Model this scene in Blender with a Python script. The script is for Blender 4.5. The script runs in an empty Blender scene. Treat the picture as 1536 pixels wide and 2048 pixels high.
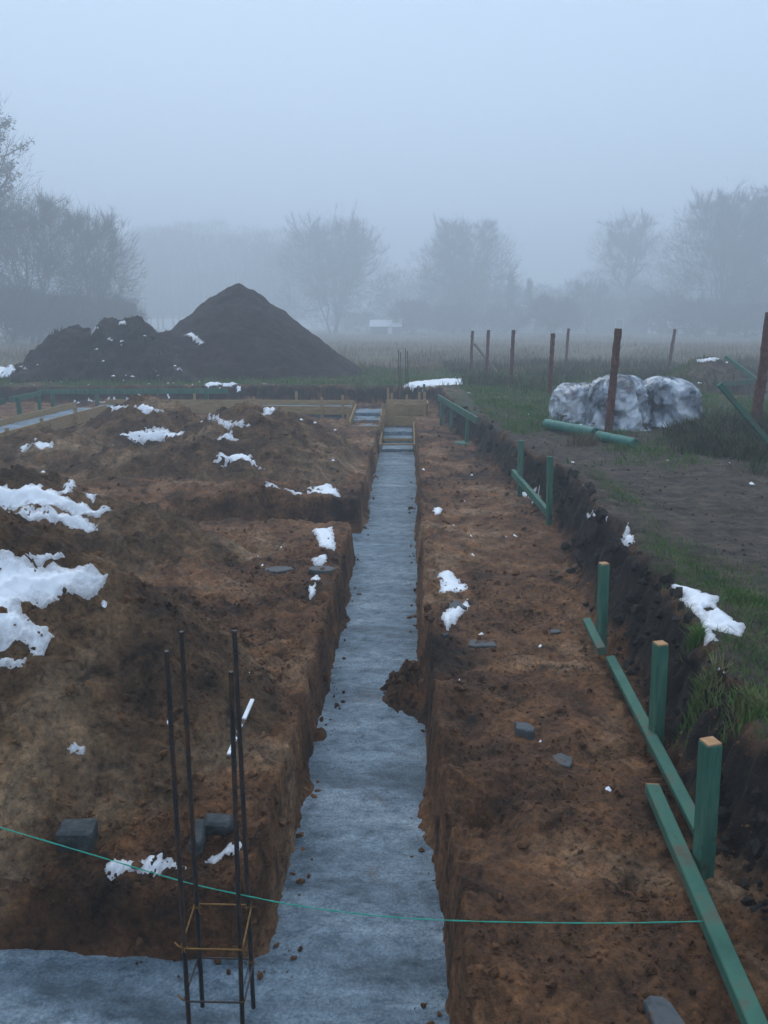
import bpy, math, random
import numpy as np
from mathutils import Vector, Matrix, Euler

R = math.radians
PI = math.pi
sc = bpy.context.scene
C = sc.collection

# ------------------------------------------------------------------ camera
F, CX, CY = 1620.0, 768.0, 1024.0            # focal length and centre in photograph pixels
CAM = Vector((0.0, 0.0, 1.7))
cam_d = bpy.data.cameras.new('camera')
cam = bpy.data.objects.new('camera', cam_d)
C.objects.link(cam)
cam_d.sensor_fit = 'VERTICAL'
cam_d.sensor_height = 36.0
cam_d.lens = F / 2048.0 * 36.0
cam_d.clip_start = 0.05
cam_d.clip_end = 1500.0
cam.location = CAM
cam.rotation_euler = Euler((R(90 - 13.0), 0, R(1.6)))
sc.camera = cam
RM = cam.rotation_euler.to_matrix()

# ------------------------------------------------------------------ sky and sun
world = bpy.data.worlds.new('World')
sc.world = world
world.use_nodes = True
wn = world.node_tree.nodes
wl = world.node_tree.links
wn.clear()
w_out = wn.new('ShaderNodeOutputWorld')
w_bg = wn.new('ShaderNodeBackground')
w_sky = wn.new('ShaderNodeTexSky')
w_sky.sky_type = 'NISHITA'
w_sky.sun_disc = False
w_sky.sun_elevation = R(48)
w_sky.sun_rotation = R(-15)
w_sky.dust_density = 6.0
w_mix = wn.new('ShaderNodeMix')
w_mix.data_type = 'RGBA'
w_mix.inputs['Factor'].default_value = 0.93          # a closed cloud layer over the clear sky
w_mix.inputs['B'].default_value = (7.1, 9.3, 12.4, 1)
wl.new(w_sky.outputs['Color'], w_mix.inputs['A'])
wl.new(w_mix.outputs['Result'], w_bg.inputs['Color'])
w_bg.inputs['Strength'].default_value = 0.1
wl.new(w_bg.outputs['Background'], w_out.inputs['Surface'])

sun_d = bpy.data.lights.new('sun', 'SUN')
sun_d.energy = 1.0
sun_d.angle = R(50)
sun_d.color = (1.0, 0.97, 0.93)
sun = bpy.data.objects.new('sun', sun_d)
C.objects.link(sun)
sun.rotation_euler = Euler((R(-42), 0, R(15)))

sc.view_settings.view_transform = 'Standard'
sc.view_settings.look = 'None'
sc.view_settings.gamma = 1.0
sc.view_settings.exposure = 0.0
sc.render.engine = 'CYCLES'
cy = sc.cycles
cy.use_denoising = True
cy.max_bounces = 6
cy.diffuse_bounces = 3
cy.glossy_bounces = 2
cy.transmission_bounces = 3
cy.transparent_max_bounces = 8
cy.volume_bounces = 3
cy.use_adaptive_sampling = True
cy.adaptive_threshold = 0.02

# ------------------------------------------------------------------ pixel helpers
def ray(px, py):
    return RM @ Vector(((px - CX) / F, -(py - CY) / F, -1.0))

def P(px, py, z):                     # where the pixel's ray meets the level z
    d = ray(px, py)
    t = (z - CAM.z) / d.z
    return CAM + d * t

def D(px, py, Y):                     # where the pixel's ray meets the distance Y
    d = ray(px, py)
    return CAM + d * ((Y - CAM.y) / d.y)

# ------------------------------------------------------------------ noise
def _hash(ix, iy, seed):
    h = (ix.astype(np.int64) * 374761393 + iy.astype(np.int64) * 668265263 + seed * 1442695041) & 0xFFFFFFFF
    h = ((h ^ (h >> 13)) * 1274126177) & 0xFFFFFFFF
    return (h ^ (h >> 16)) & 0xFFFFFFFF

_GA = np.linspace(0, 2 * PI, 64, endpoint=False)
_GX, _GY = np.cos(_GA), np.sin(_GA)

def perlin(x, y, seed=0):
    x0 = np.floor(x); y0 = np.floor(y)
    fx = x - x0; fy = y - y0
    ix = x0.astype(np.int64); iy = y0.astype(np.int64)
    u = fx * fx * fx * (fx * (fx * 6 - 15) + 10)
    v = fy * fy * fy * (fy * (fy * 6 - 15) + 10)
    def g(dx, dy):
        k = _hash(ix + dx, iy + dy, seed) & 63
        return _GX[k] * (fx - dx) + _GY[k] * (fy - dy)
    a = g(0, 0); b = g(1, 0); c = g(0, 1); d = g(1, 1)
    return ((a * (1 - u) + b * u) * (1 - v) + (c * (1 - u) + d * u) * v) * 1.5

def fbm(x, y, octv=4, seed=0, gain=0.5):
    s = 0.0; a = 1.0
    for k in range(octv):
        s = s + a * perlin(x, y, seed + k * 17)
        x = x * 2.03 + 5.3; y = y * 2.03 - 3.7
        a *= gain
    return s

def ridged(x, y, octv=3, seed=0):
    s = 0.0; a = 1.0
    for k in range(octv):
        s = s + a * (1 - np.abs(perlin(x, y, seed + k * 31)) * 2)
        x = x * 2.1 + 1.3; y = y * 2.1 + 7.7
        a *= 0.5
    return s

def sstep(t):
    t = np.clip(t, 0, 1)
    return t * t * (3 - 2 * t)

# ------------------------------------------------------------------ the ground as a height function
FLOOR, DEEP = -0.4, -0.8
NZ = [1.0]                            # share of the fine relief (0 gives the smooth lie of the land)
bank_y = [0, 2.0, 2.8, 3.8, 5.1, 6.7, 8.8, 10.3, 12, 14.5, 17.4, 20, 26]
bank_b = [1.16, 1.18, 1.20, 1.27, 1.34, 1.43, 1.58, 1.47, 1.30, 1.10, 0.82, 0.72, 0.7]
bank_t = [1.56, 1.56, 1.56, 1.60, 1.74, 1.84, 1.94, 1.86, 1.68, 1.44, 1.14, 1.0, 0.95]
PIT_FAR, PIT_LEFT, PIT_NEAR = 22.6, -12.5, 0.9
# trench bottoms: x0, x1, y0, y1
TRENCH = [(-0.53, 0.145, 1.2, 18.56), (-9.0, -0.1, 1.9, 2.76), (-2.75, -0.2, 8.62, 9.6)]
# small dumps and scoops on the ground: x, y, radius x, radius y, height
DUMPS = [(0.05, 5.25, .17, .30, .19), (-0.03, 5.10, .10, .14, .09), (0.15, 3.72, .10, .22, .10), (-0.52, 4.6, .06, .10, .07), (-0.53, 4.0, .05, .08, .05),
         (-0.52, 6.6, .06, .2, .06), (0.15, 7.0, .05, .5, .06), (-0.53, 10.5, .08, .5, .08), (0.16, 9.6, .06, .5, .07),
         (0.36, 3.25, .13, .20, -.13), (0.50, 3.45, .08, .10, -.06), (0.55, 3.15, .10, .10, .035), (0.95, 3.7, .25, .12, -.04), (0.33, 4.25, .05, .07, -.06),
         (-1.9, 9.9, .5, .2, .10), (-0.75, 4.9, .1, .12, -.05), (-0.72, 3.9, .07, .08, -.05), (0.9, 2.75, .08, .09, -.05), (0.75, 5.6, .3, .2, -.035),
         (1.05, 4.6, .2, .25, .05), (1.0, 6.3, .2, .3, .05), (-0.9, 7.3, .35, .25, .06), (-1.5, 7.8, .3, .2, .07)]

def trench_d(x, y):
    d = np.full_like(x, 1e9)
    for (x0, x1, y0, y1) in TRENCH:
        qx = np.abs(x - (x0 + x1) / 2) - (x1 - x0) / 2
        qy = np.abs(y - (y0 + y1) / 2) - (y1 - y0) / 2
        o = np.hypot(np.maximum(qx, 0), np.maximum(qy, 0)) + np.minimum(np.maximum(qx, qy), 0)
        k = 0.09
        h = np.clip(0.5 + 0.5 * (d - o) / k, 0, 1)
        d = np.where(d > 1e8, o, d * (1 - h) + o * h - k * h * (1 - h))
    return d

def pit_t(x, y):                       # 0 on the pit floor, 1 on the upper ground
    j = 0.10 * fbm(x * 1.7, y * 1.7, 4, 5) + 0.05 * fbm(x * 7, y * 7, 3, 8)
    b = np.interp(y, bank_y, bank_b); t = np.interp(y, bank_y, bank_t)
    r = (x - b + j) / np.maximum(t - b, .05)
    f = (y - (PIT_FAR - .15) + j * 1.5) / 0.35
    l = ((PIT_LEFT) - x + j) / 0.4
    n = (PIT_NEAR - y + j * .3) / 0.3
    return np.clip(np.maximum(np.maximum(r, f), np.maximum(l, n)), -1, 3)

def ground(x, y):
    x = np.asarray(x, float); y = np.asarray(y, float)
    pt = pit_t(x, y)
    up = sstep(pt)
    far = np.clip((np.hypot(x, y) - 40) / 60, 0, 1)
    upper = 0.05 * fbm(x * .25, y * .25, 3, 1) + 0.035 * fbm(x * 1.3, y * 1.3, 4, 2) + 0.012 * fbm(x * 9, y * 9, 3, 3)
    upper = upper + 0.06 * np.exp(-((pt - 1.25) / .45) ** 2) + 0.3 * far * fbm(x * .03, y * .03, 2, 4)
    rough = 0.055 * fbm(x * .9, y * .9, 3, 11) + 0.030 * fbm(x * 3.1, y * 3.1, 4, 12, .55) + 0.026 * (ridged(x * 5.5, y * 5.5, 3, 13) - 1.0) + 0.013 * fbm(x * 19, y * 19, 3, 14, .6)
    # soil creeps up towards the left where it was thrown out of the trench
    lefty = 0.10 * sstep((-x - .7) / 1.2) * sstep((14 - y) / 5) * sstep((y - 2.8) / .6)
    lefty = lefty * (1 - .9 * np.exp(-((y - 8.6) / 1.0) ** 2)) - .13 * np.exp(-((y - 2.8) / .28) ** 2) * sstep((-x - .55) / .2)
    rough = rough * NZ[0]
    floor = FLOOR + rough * (1 - .5 * np.exp(-((y - 8.3) / .6) ** 2) * (x < 0)) * (1 - .4 * sstep((x - .15) / .3)) + lefty
    # the cut bank keeps lumps and root holes
    face = np.exp(-((pt - .5) / .42) ** 2)
    lump = NZ[0] * face * (0.13 * fbm(x * 3.0, y * 3.0, 4, 21, .6) + 0.05 * (ridged(x * 6, y * 6, 3, 22) - 1))
    z = floor * (1 - up) + upper * up + lump
    off = np.interp(y, [2.0, 3.4, 5.0, 7.0, 9.5, 12.5], [-.025, .015, .05, .06, .03, 0.0]) * sstep((x + .4) / .35)
    td = trench_d(x + off, y) + 0.022 * fbm(x * 1.6, y * 1.6, 3, 31) + 0.014 * fbm(x * 9, y * 9, 3, 32)
    w = sstep((td - .012) / 0.058)
    z = z + 0.03 * np.exp(-((td - .16) / .09) ** 2) * (0.5 + fbm(x * 4, y * 4, 2, 33))
    bottom = DEEP - 0.06 + 0.05 * np.clip((td + .05) / .06, 0, 1) + 0.008 * fbm(x * 12, y * 12, 2, 34)
    z = bottom * (1 - w) + z * w
    for (cx, cy_, rx, ry, h) in DUMPS:
        q = ((x - cx) / rx) ** 2 + ((y - cy_) / ry) ** 2
        e = np.exp(-np.minimum(q, 30))
        z = z + h * e * (1 + .5 * fbm(x * 13, y * 13, 3, 41))
    return z

# heaps: each a list of humps (x, y, height, radius x, radius y, turn) over a base level
def hump(x, y, h):
    cx, cy_, hh, rx, ry, rot = h[:6]
    e = h[6] if len(h) > 6 else .05
    c, s = math.cos(rot), math.sin(rot)
    dx, dy = x - cx, y - cy_
    a = (dx * c + dy * s) / rx; b = (-dx * s + dy * c) / ry
    r = np.sqrt(a * a + b * b + e)
    return hh * (1 - (r - math.sqrt(e)) / (math.sqrt(1 + e) - math.sqrt(e)))

HEAPS = {}
def heap_def(key, base, humps, rough, seed, soft=.12):
    HEAPS[key] = (base, humps, rough, seed, soft)

def heap_z(key, x, y):
    base, humps, rough, seed, soft = HEAPS[key]
    wx = x + rough * 1.6 * fbm(x * 1.1, y * 1.1, 3, seed + 50)
    wy = y + rough * 1.6 * fbm(x * 1.1, y * 1.1, 3, seed + 60)
    e = np.zeros_like(x); s = np.zeros_like(x)
    mx = np.full_like(x, -9.0)
    for h in humps:
        mx = np.maximum(mx, hump(wx, wy, h))
    for h in humps:
        e = e + np.exp(np.clip((hump(wx, wy, h) - mx) / soft, -40, 0))
    m = mx + soft * np.log(e) * .5
    fr = np.clip(m / .15, 0, 1)
    n = rough * (0.8 * fbm(x * 1.9, y * 1.9, 4, seed, .55) + (.50 if base < 0 else .25) * (ridged(x * 4.6, y * 4.6, 3, seed + 9) - 1) + (.28 if base < 0 else .06) * fbm(x * 15, y * 15, 3, seed + 14, .6))
    return base + m + NZ[0] * n * (.35 + .65 * fr)

heap_def('near', FLOOR, [(-2.35, 4.25, 1.10, 1.55, 1.30, 0.0, .03), (-1.80, 4.15, .86, 1.05, 1.25, 0.2, .02), (-3.4, 4.4, 1.02, 1.5, 1.2, 0)], .068, 101)
heap_def('second', FLOOR, [(-3.5, 7.1, .82, 1.75, 1.25, 0.1), (-5.0, 7.3, .9, 1.6, 1.3, 0), (-2.5, 7.1, .42, 1.1, .85, 0.0)], .085, 131)
heap_def('broad', FLOOR, [(-2.5, 13.2, .86, 1.9, 1.9, .3), (-1.9, 11.6, .40, 1.2, 1.2, 0), (-3.1, 11.6, .5, 1.2, 1.2, 0)], .10, 151)
heap_def('left', FLOOR, [(-4.6, 14.2, .86, 1.7, 1.6, 0), (-5.6, 12.2, .55, 1.8, 1.5, 0), (-4.0, 11.4, .42, 1.3, 1.0, 0)], .10, 171)
heap_def('cone', 0.0, [(-6.0, 29.6, 3.12, 4.45, 4.4, 0, .004), (-8.0, 27.4, 1.5, 2.2, 2.1, 0)], .075, 191)
heap_def('sod', 0.0, [(-9.25, 26.6, 1.95, 2.6, 2.4, 0), (-10.6, 26.2, 1.65, 2.2, 2.0, 0), (-8.2, 26.3, 1.35, 2.0, 2.0, 0), (-11.2, 25.8, .8, 2.0, 1.6, 0)], .16, 211)
heap_def('small', 0.0, [(8.05, 22.2, .86, 1.5, 1.4, 0), (8.7, 22.3, .75, 1.2, 1.2, 0)], .07, 231)

def terrain(x, y):
    x = np.asarray(x, float); y = np.asarray(y, float)
    z = ground(x, y)
    for k in HEAPS:
        base, humps = HEAPS[k][:2]
        x0 = min(h[0] - h[3] * 1.3 for h in humps); x1 = max(h[0] + h[3] * 1.3 for h in humps)
        y0 = min(h[1] - h[4] * 1.3 for h in humps); y1 = max(h[1] + h[4] * 1.3 for h in humps)
        m = (x > x0) & (x < x1) & (y > y0) & (y < y1)
        if m.any():
            z[m] = np.maximum(z[m], heap_z(k, x[m], y[m]))
    return z

def tz(x, y):
    return float(terrain(np.array([x]), np.array([y]))[0])

def hit(pxs, y0, y1, n=260):           # where pixel rays meet the ground between two distances
    Y = np.linspace(y0, y1, n)
    d = np.array([ray(px, py) for (px, py) in pxs])
    X = (d[:, 0] / d[:, 1])[:, None] * Y[None]; Z = CAM.z + (d[:, 2] / d[:, 1])[:, None] * Y[None]
    YY = np.broadcast_to(Y[None], X.shape)
    g = Z - terrain(X.ravel(), YY.ravel()).reshape(X.shape)
    neg = g < 0
    i = np.where(neg.any(1), neg.argmax(1), g.argmin(1))
    return [(float(X[k, i[k]]), float(Y[i[k]])) for k in range(len(pxs))]

# ------------------------------------------------------------------ materials
MATS = {}
def new_mat(name, rough=.8, spec=.3):
    m = bpy.data.materials.new(name)
    m.use_nodes = True
    b = m.node_tree.nodes['Principled BSDF']
    b.inputs['Roughness'].default_value = rough
    b.inputs['Specular IOR Level'].default_value = spec
    MATS[name] = m
    return m, m.node_tree.nodes, m.node_tree.links, b

def n_noise(nt, ln, scale, detail=6, rough=.6, vec=None, dist=0.0):
    n = nt.new('ShaderNodeTexNoise')
    n.inputs['Scale'].default_value = scale
    n.inputs['Detail'].default_value = detail
    n.inputs['Roughness'].default_value = rough
    n.inputs['Distortion'].default_value = dist
    if vec is not None: ln.new(vec, n.inputs['Vector'])
    return n

def n_ramp(nt, ln, src, stops):
    r = nt.new('ShaderNodeValToRGB')
    e = r.color_ramp.elements
    e[0].position, e[0].color = stops[0][0], (*stops[0][1], 1)
    e[1].position, e[1].color = stops[-1][0], (*stops[-1][1], 1)
    for p, c in stops[1:-1]:
        q = e.new(p); q.color = (*c, 1)
    ln.new(src, r.inputs['Fac'])
    return r

def n_mix(nt, ln, fac, a, b, mode='MIX'):
    m = nt.new('ShaderNodeMix')
    m.data_type = 'RGBA'; m.blend_type = mode
    for key, v in (('Factor', fac), ('A', a), ('B', b)):
        if isinstance(v, (int, float)): m.inputs[key].default_value = v
        elif isinstance(v, tuple): m.inputs[key].default_value = (*v, 1)
        else: ln.new(v, m.inputs[key])
    return m.outputs['Result']

def n_bump(nt, ln, bsdf, srcs):
    prev = None
    for (s, strength, dist) in srcs:
        b = nt.new('ShaderNodeBump')
        b.inputs['Strength'].default_value = strength
        b.inputs['Distance'].default_value = dist
        ln.new(s, b.inputs['Height'])
        if prev is not None: ln.new(prev, b.inputs['Normal'])
        prev = b.outputs['Normal']
    ln.new(prev, bsdf.inputs['Normal'])

def coords(nt):
    return nt.new('ShaderNodeTexCoord').outputs['Object']

def scaled(nt, ln, vec, s):
    m = nt.new('ShaderNodeMapping')
    m.inputs['Scale'].default_value = s
    ln.new(vec, m.inputs['Vector'])
    return m.outputs['Vector']

def soil_colour(nt, ln, vec, pal):
    dark, mid, warm, light = pal
    a = n_noise(nt, ln, 1.1, 7, .62, vec, .4)
    b = n_noise(nt, ln, 5.0, 8, .70, vec, .5)
    c = n_noise(nt, ln, 30, 6, .75, vec, .3)
    col = n_ramp(nt, ln, a.outputs['Fac'], [(.34, dark), (.46, mid), (.54, warm), (.66, light)]).outputs['Color']
    r2 = n_ramp(nt, ln, b.outputs['Fac'], [(.35, (.30, .30, .31)), (.46, (.85, .85, .85)), (.54, (1.05, 1.03, 1)), (.67, (1.65, 1.55, 1.42))])
    col = n_mix(nt, ln, 1.0, col, r2.outputs['Color'], 'MULTIPLY')
    r3 = n_ramp(nt, ln, c.outputs['Fac'], [(.33, (.36, .35, .35)), (.5, (1, 1, 1)), (.70, (1.6, 1.52, 1.42))])
    col = n_mix(nt, ln, 1.0, col, r3.outputs['Color'], 'MULTIPLY')
    return col, b, c

SOIL = ((.032, .018, .010), (.120, .057, .027), (.175, .083, .037), (.285, .172, .098))
def soil_mat(name, pal, mask=False):
    m, nt, ln, b = new_mat(name, .85, .25)
    v = coords(nt)
    col, nb, ncz = soil_colour(nt, ln, v, pal)
    if mask:
        at = nt.new('ShaderNodeAttribute'); at.attribute_name = 'mask'
        sp = nt.new('ShaderNodeSeparateColor'); ln.new(at.outputs['Color'], sp.inputs['Color'])
        nz = n_noise(nt, ln, 6, 6, .7, v)
        def blend(chan, colour, prev, edge=.5):
            ad = nt.new('ShaderNodeMath'); ad.operation = 'MULTIPLY_ADD'
            ln.new(nz.outputs['Fac'], ad.inputs[0]); ad.inputs[1].default_value = 1.2; ad.inputs[2].default_value = -0.6
            s2 = nt.new('ShaderNodeMath'); s2.operation = 'MULTIPLY_ADD'
            ln.new(sp.outputs[chan], s2.inputs[0]); s2.inputs[1].default_value = 2.0; s2.inputs[2].default_value = -.5
            s3 = nt.new('ShaderNodeMath'); s3.operation = 'ADD'; s3.use_clamp = True
            ln.new(s2.outputs[0], s3.inputs[0]); ln.new(ad.outputs[0], s3.inputs[1])
            return n_mix(nt, ln, s3.outputs[0], prev, colour)
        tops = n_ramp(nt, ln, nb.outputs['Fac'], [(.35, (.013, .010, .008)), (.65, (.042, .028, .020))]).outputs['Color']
        mud = n_ramp(nt, ln, nb.outputs['Fac'], [(.35, (.034, .025, .018)), (.5, (.070, .051, .036)), (.68, (.135, .098, .068))]).outputs['Color']
        gr = n_ramp(nt, ln, ncz.outputs['Fac'], [(.35, (.022, .030, .014)), (.5, (.045, .062, .024)), (.68, (.10, .095, .05))]).outputs['Color']
        dry = n_ramp(nt, ln, ncz.outputs['Fac'], [(.35, (.08, .065, .04)), (.68, (.24, .18, .11))]).outputs['Color']
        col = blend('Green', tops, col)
        col = blend('Blue', mud, col)
        col = blend('Red', gr, col)
        al = nt.new('ShaderNodeMath'); al.operation = 'MULTIPLY'
        at2 = nt.new('ShaderNodeAttribute'); at2.attribute_name = 'dry'
        col = n_mix(nt, ln, at2.outputs['Fac'], col, dry)
    ln.new(col, b.inputs['Base Color'])
    hi = n_noise(nt, ln, 90, 4, .7, v)
    n_bump(nt, ln, b, [(nb.outputs['Fac'], .7, .05), (ncz.outputs['Fac'], .9, .02), (hi.outputs['Fac'], .6, .006)])
    return m

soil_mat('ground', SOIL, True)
soil_mat('soil', ((.034, .020, .012), (.098, .055, .028), (.145, .083, .042), (.255, .168, .100)))
soil_mat('clod', SOIL)
soil_mat('soil_far', ((.012, .007, .006), (.020, .012, .010), (.027, .016, .012), (.040, .025, .020)))
soil_mat('soil_dark', ((.015, .012, .011), (.026, .021, .018), (.034, .027, .022), (.050, .042, .030)))
soil_mat('soil_tan', ((.05, .038, .028), (.085, .063, .045), (.105, .078, .055), (.14, .105, .075)))

m, nt, ln, b = new_mat('concrete', .62, .4)
v = coords(nt)
n1 = n_noise(nt, ln, 1.4, 6, .6, scaled(nt, ln, v, (.55, 2.0, 1)), .5)
n2 = n_noise(nt, ln, 11, 8, .75, scaled(nt, ln, v, (.8, 1.3, 1)), .4)
n3 = n_noise(nt, ln, 75, 5, .75, v)
col = n_ramp(nt, ln, n1.outputs['Fac'], [(.32, (.072, .102, .125)), (.45, (.155, .205, .24)), (.52, (.19, .245, .28)), (.66, (.30, .355, .39))]).outputs['Color']
col = n_mix(nt, ln, 1.0, col, n_ramp(nt, ln, n2.outputs['Fac'], [(.34, (.42, .47, .50)), (.5, (1, 1, 1)), (.66, (1.45, 1.42, 1.40))]).outputs['Color'], 'MULTIPLY')
col = n_mix(nt, ln, 1.0, col, n_ramp(nt, ln, n3.outputs['Fac'], [(.3, (.50, .50, .52)), (.7, (1.42, 1.42, 1.42))]).outputs['Color'], 'MULTIPLY')
dn = n_noise(nt, ln, 2.6, 6, .7, v)
col = n_mix(nt, ln, n_ramp(nt, ln, dn.outputs['Fac'], [(.60, (0, 0, 0)), (.74, (.6, .6, .6))]).outputs['Color'], col, (.12, .075, .05))
ln.new(col, b.inputs['Base Color'])
ln.new(n_ramp(nt, ln, n1.outputs['Fac'], [(.3, (.60, .60, .60)), (.6, (.88, .88, .88))]).outputs['Color'], b.inputs['Roughness'])
n_bump(nt, ln, b, [(n2.outputs['Fac'], .5, .02), (n3.outputs['Fac'], .6, .006)])

def simple_mat(name, c0, c1, scale=12, rough=.7, spec=.3, stretch=(1, 1, 1), bump=.3, bd=.004, c2=None):
    m, nt, ln, b = new_mat(name, rough, spec)
    v = scaled(nt, ln, coords(nt), stretch)
    n = n_noise(nt, ln, scale, 6, .65, v, .2)
    st = [(.32, c0), (.68, c1)] if c2 is None else [(.30, c0), (.5, c1), (.66, c2)]
    ln.new(n_ramp(nt, ln, n.outputs['Fac'], st).outputs['Color'], b.inputs['Base Color'])
    n_bump(nt, ln, b, [(n.outputs['Fac'], bump, bd)])
    return m

simple_mat('green_paint', (.022, .085, .058), (.045, .150, .100), 14, .6, .35, (1.5, 1.5, .22), .6, .005, (.10, .185, .13))
simple_mat('muddy_paint', (.032, .105, .072), (.052, .150, .102), 5, .7, .3, (1, 1, 1), .3, .003, (.12, .085, .06))
for nm in ('green_paint', 'muddy_paint'):
    m_ = MATS[nm]; nt, ln = m_.node_tree.nodes, m_.node_tree.links
    b = nt['Principled BSDF']
    src = b.inputs['Base Color'].links[0].from_socket
    tc = nt.new('ShaderNodeTexCoord')
    sx_ = nt.new('ShaderNodeSeparateXYZ'); ln.new(tc.outputs['Generated'], sx_.inputs[0])
    nz_ = n_noise(nt, ln, 26, 5, .75, tc.outputs['Object'])
    m1 = nt.new('ShaderNodeMath'); m1.operation = 'MULTIPLY_ADD'
    ln.new(sx_.outputs['Z'], m1.inputs[0]); m1.inputs[1].default_value = -.22; ln.new(nz_.outputs['Fac'], m1.inputs[2])
    fac = n_ramp(nt, ln, m1.outputs[0], [(.46, (0, 0, 0)), (.56, (.75, .75, .75))]).outputs['Color']
    ln.new(n_mix(nt, ln, fac, src, (.075, .048, .03)), b.inputs['Base Color'])
simple_mat('cut_wood', (.36, .19, .09), (.52, .30, .15), 22, .8, .2)
simple_mat('new_wood', (.25, .165, .080), (.44, .30, .155), 7, .8, .2, (.6, 3, 5), .3, .004)
simple_mat('old_wood', (.085, .06, .045), (.17, .12, .09), 9, .85, .2, (3, 3, .5), .5, .006)
simple_mat('post_rust', (.055, .024, .018), (.12, .048, .034), 16, .9, .2, (1, 1, 1), .8, .012, (.17, .085, .065))
simple_mat('rebar', (.012, .012, .013), (.026, .021, .019), 30, .5, .5, (1, 1, .3), .2, .001, (.085, .038, .016))
simple_mat('rust', (.13, .062, .018), (.28, .145, .036), 40, .75, .3, (1, 1, 1), .2, .001)
simple_mat('stone', (.026, .030, .031), (.052, .059, .060), 14, .85, .3, (1, 1, 1), 1.0, .02, (.095, .10, .10))
simple_mat('wet_stone', (.040, .048, .052), (.080, .090, .095), 16, .65, .4, (1, 1, 1), .9, .012, (.10, .065, .042))
simple_mat('bark', (.030, .026, .022), (.065, .055, .048), 14, .9, .2, (1, 1, .3), .5, .02)
simple_mat('twig', (.040, .033, .028), (.075, .062, .052), 3, .9, .1)
simple_mat('conifer', (.018, .030, .018), (.040, .055, .030), 3, .9, .1)
simple_mat('leaf', (.050, .042, .022), (.10, .085, .04), 3, .8, .2)
simple_mat('grass', (.038, .088, .016), (.078, .160, .028), 2.2, .7, .2, (1, 1, 1), 0, .001, (.22, .19, .09))
simple_mat('weed', (.022, .034, .015), (.050, .060, .026), 3.5, .8, .2, (1, 1, 1), 0, .001, (.14, .115, .065))
simple_mat('dry_grass', (.10, .075, .045), (.20, .145, .085), 1.2, .9, .1, (1, 1, 1), 0, .001, (.27, .20, .13))
simple_mat('brick', (.30, .10, .055), (.45, .17, .09), 8, .85, .2)
simple_mat('green_mesh', (.018, .12, .09), (.035, .20, .15), 14, .5, .4, (1, 1, 1), .4, .006)
simple_mat('plaster', (.42, .42, .40), (.55, .54, .52), 2, .9, .2)
simple_mat('ochre_plaster', (.50, .38, .20), (.60, .46, .26), 2, .9, .2)
simple_mat('roof_dark', (.045, .04, .04), (.08, .07, .068), 5, .8, .2)
simple_mat('glass_pane', (.03, .035, .04), (.05, .055, .06), 3, .15, .5, (1, 1, 1), 0)
simple_mat('wall_dark', (.10, .095, .09), (.16, .15, .14), 3, .9, .2)
simple_mat('string', (.03, .38, .26), (.06, .55, .38), 40, .6, .3)

m, nt, ln, b = new_mat('snow', .55, .3)
v = coords(nt)
n1 = n_noise(nt, ln, 14, 5, .6, v); n2 = n_noise(nt, ln, 90, 4, .7, v)
wh = n_ramp(nt, ln, n1.outputs['Fac'], [(.3, (.80, .81, .83)), (.6, (.92, .92, .93))]).outputs['Color']
at = nt.new('ShaderNodeAttribute'); at.attribute_name = 'thin'
n4 = n_noise(nt, ln, 30, 5, .75, v)
ma = nt.new('ShaderNodeMath'); ma.operation = 'MULTIPLY_ADD'          # soil showing through where the snow is thin
ln.new(n4.outputs['Fac'], ma.inputs[0]); ma.inputs[1].default_value = 1.3; ma.inputs[2].default_value = -1.12
mc = nt.new('ShaderNodeMath'); mc.operation = 'ADD'; mc.use_clamp = True
ln.new(at.outputs['Fac'], mc.inputs[0]); ln.new(ma.outputs[0], mc.inputs[1])
ln.new(n_mix(nt, ln, mc.outputs[0], wh, (.13, .085, .055)), b.inputs['Base Color'])
b.inputs['Subsurface Weight'].default_value = .15
b.inputs['Subsurface Radius'].default_value = (.02, .02, .02)
n_bump(nt, ln, b, [(n1.outputs['Fac'], .35, .012), (n2.outputs['Fac'], .4, .004)])

m, nt, ln, b = new_mat('film', .2, .9)
b.inputs['Coat Weight'].default_value = .7
b.inputs['Coat Roughness'].default_value = .12
v = coords(nt)
n1 = n_noise(nt, ln, 2.2, 4, .5, v, .6); n2 = n_noise(nt, ln, 2.4, 3, .5, scaled(nt, ln, v, (1, 1, .7)), .9)
ln.new(n_ramp(nt, ln, n2.outputs['Fac'], [(.38, (.085, .105, .135)), (.50, (.24, .28, .33)), (.60, (.66, .69, .73))]).outputs['Color'], b.inputs['Base Color'])
ln.new(n_ramp(nt, ln, n1.outputs['Fac'], [(.34, (.45, .45, .45)), (.46, (.85, .85, .85)), (.55, (.97, .97, .97))]).outputs['Color'], b.inputs['Alpha'])
vo = nt.new('ShaderNodeTexVoronoi'); vo.feature = 'F1'; vo.inputs['Scale'].default_value = 3.4
ln.new(n_noise(nt, ln, 1.5, 3, .5, v).outputs['Color'], vo.inputs['Vector'])
mp_ = nt.new('ShaderNodeVectorMath'); mp_.operation = 'MULTIPLY_ADD'
ln.new(n_noise(nt, ln, 2.0, 2, .5, v).outputs['Color'], mp_.inputs[0]); mp_.inputs[1].default_value = (.5, .5, .5); ln.new(v, mp_.inputs[2])
ln.new(mp_.outputs[0], vo.inputs['Vector'])
n_bump(nt, ln, b, [(vo.outputs['Distance'], 1.0, .12), (n2.outputs['Fac'], .6, .05)])

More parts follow.
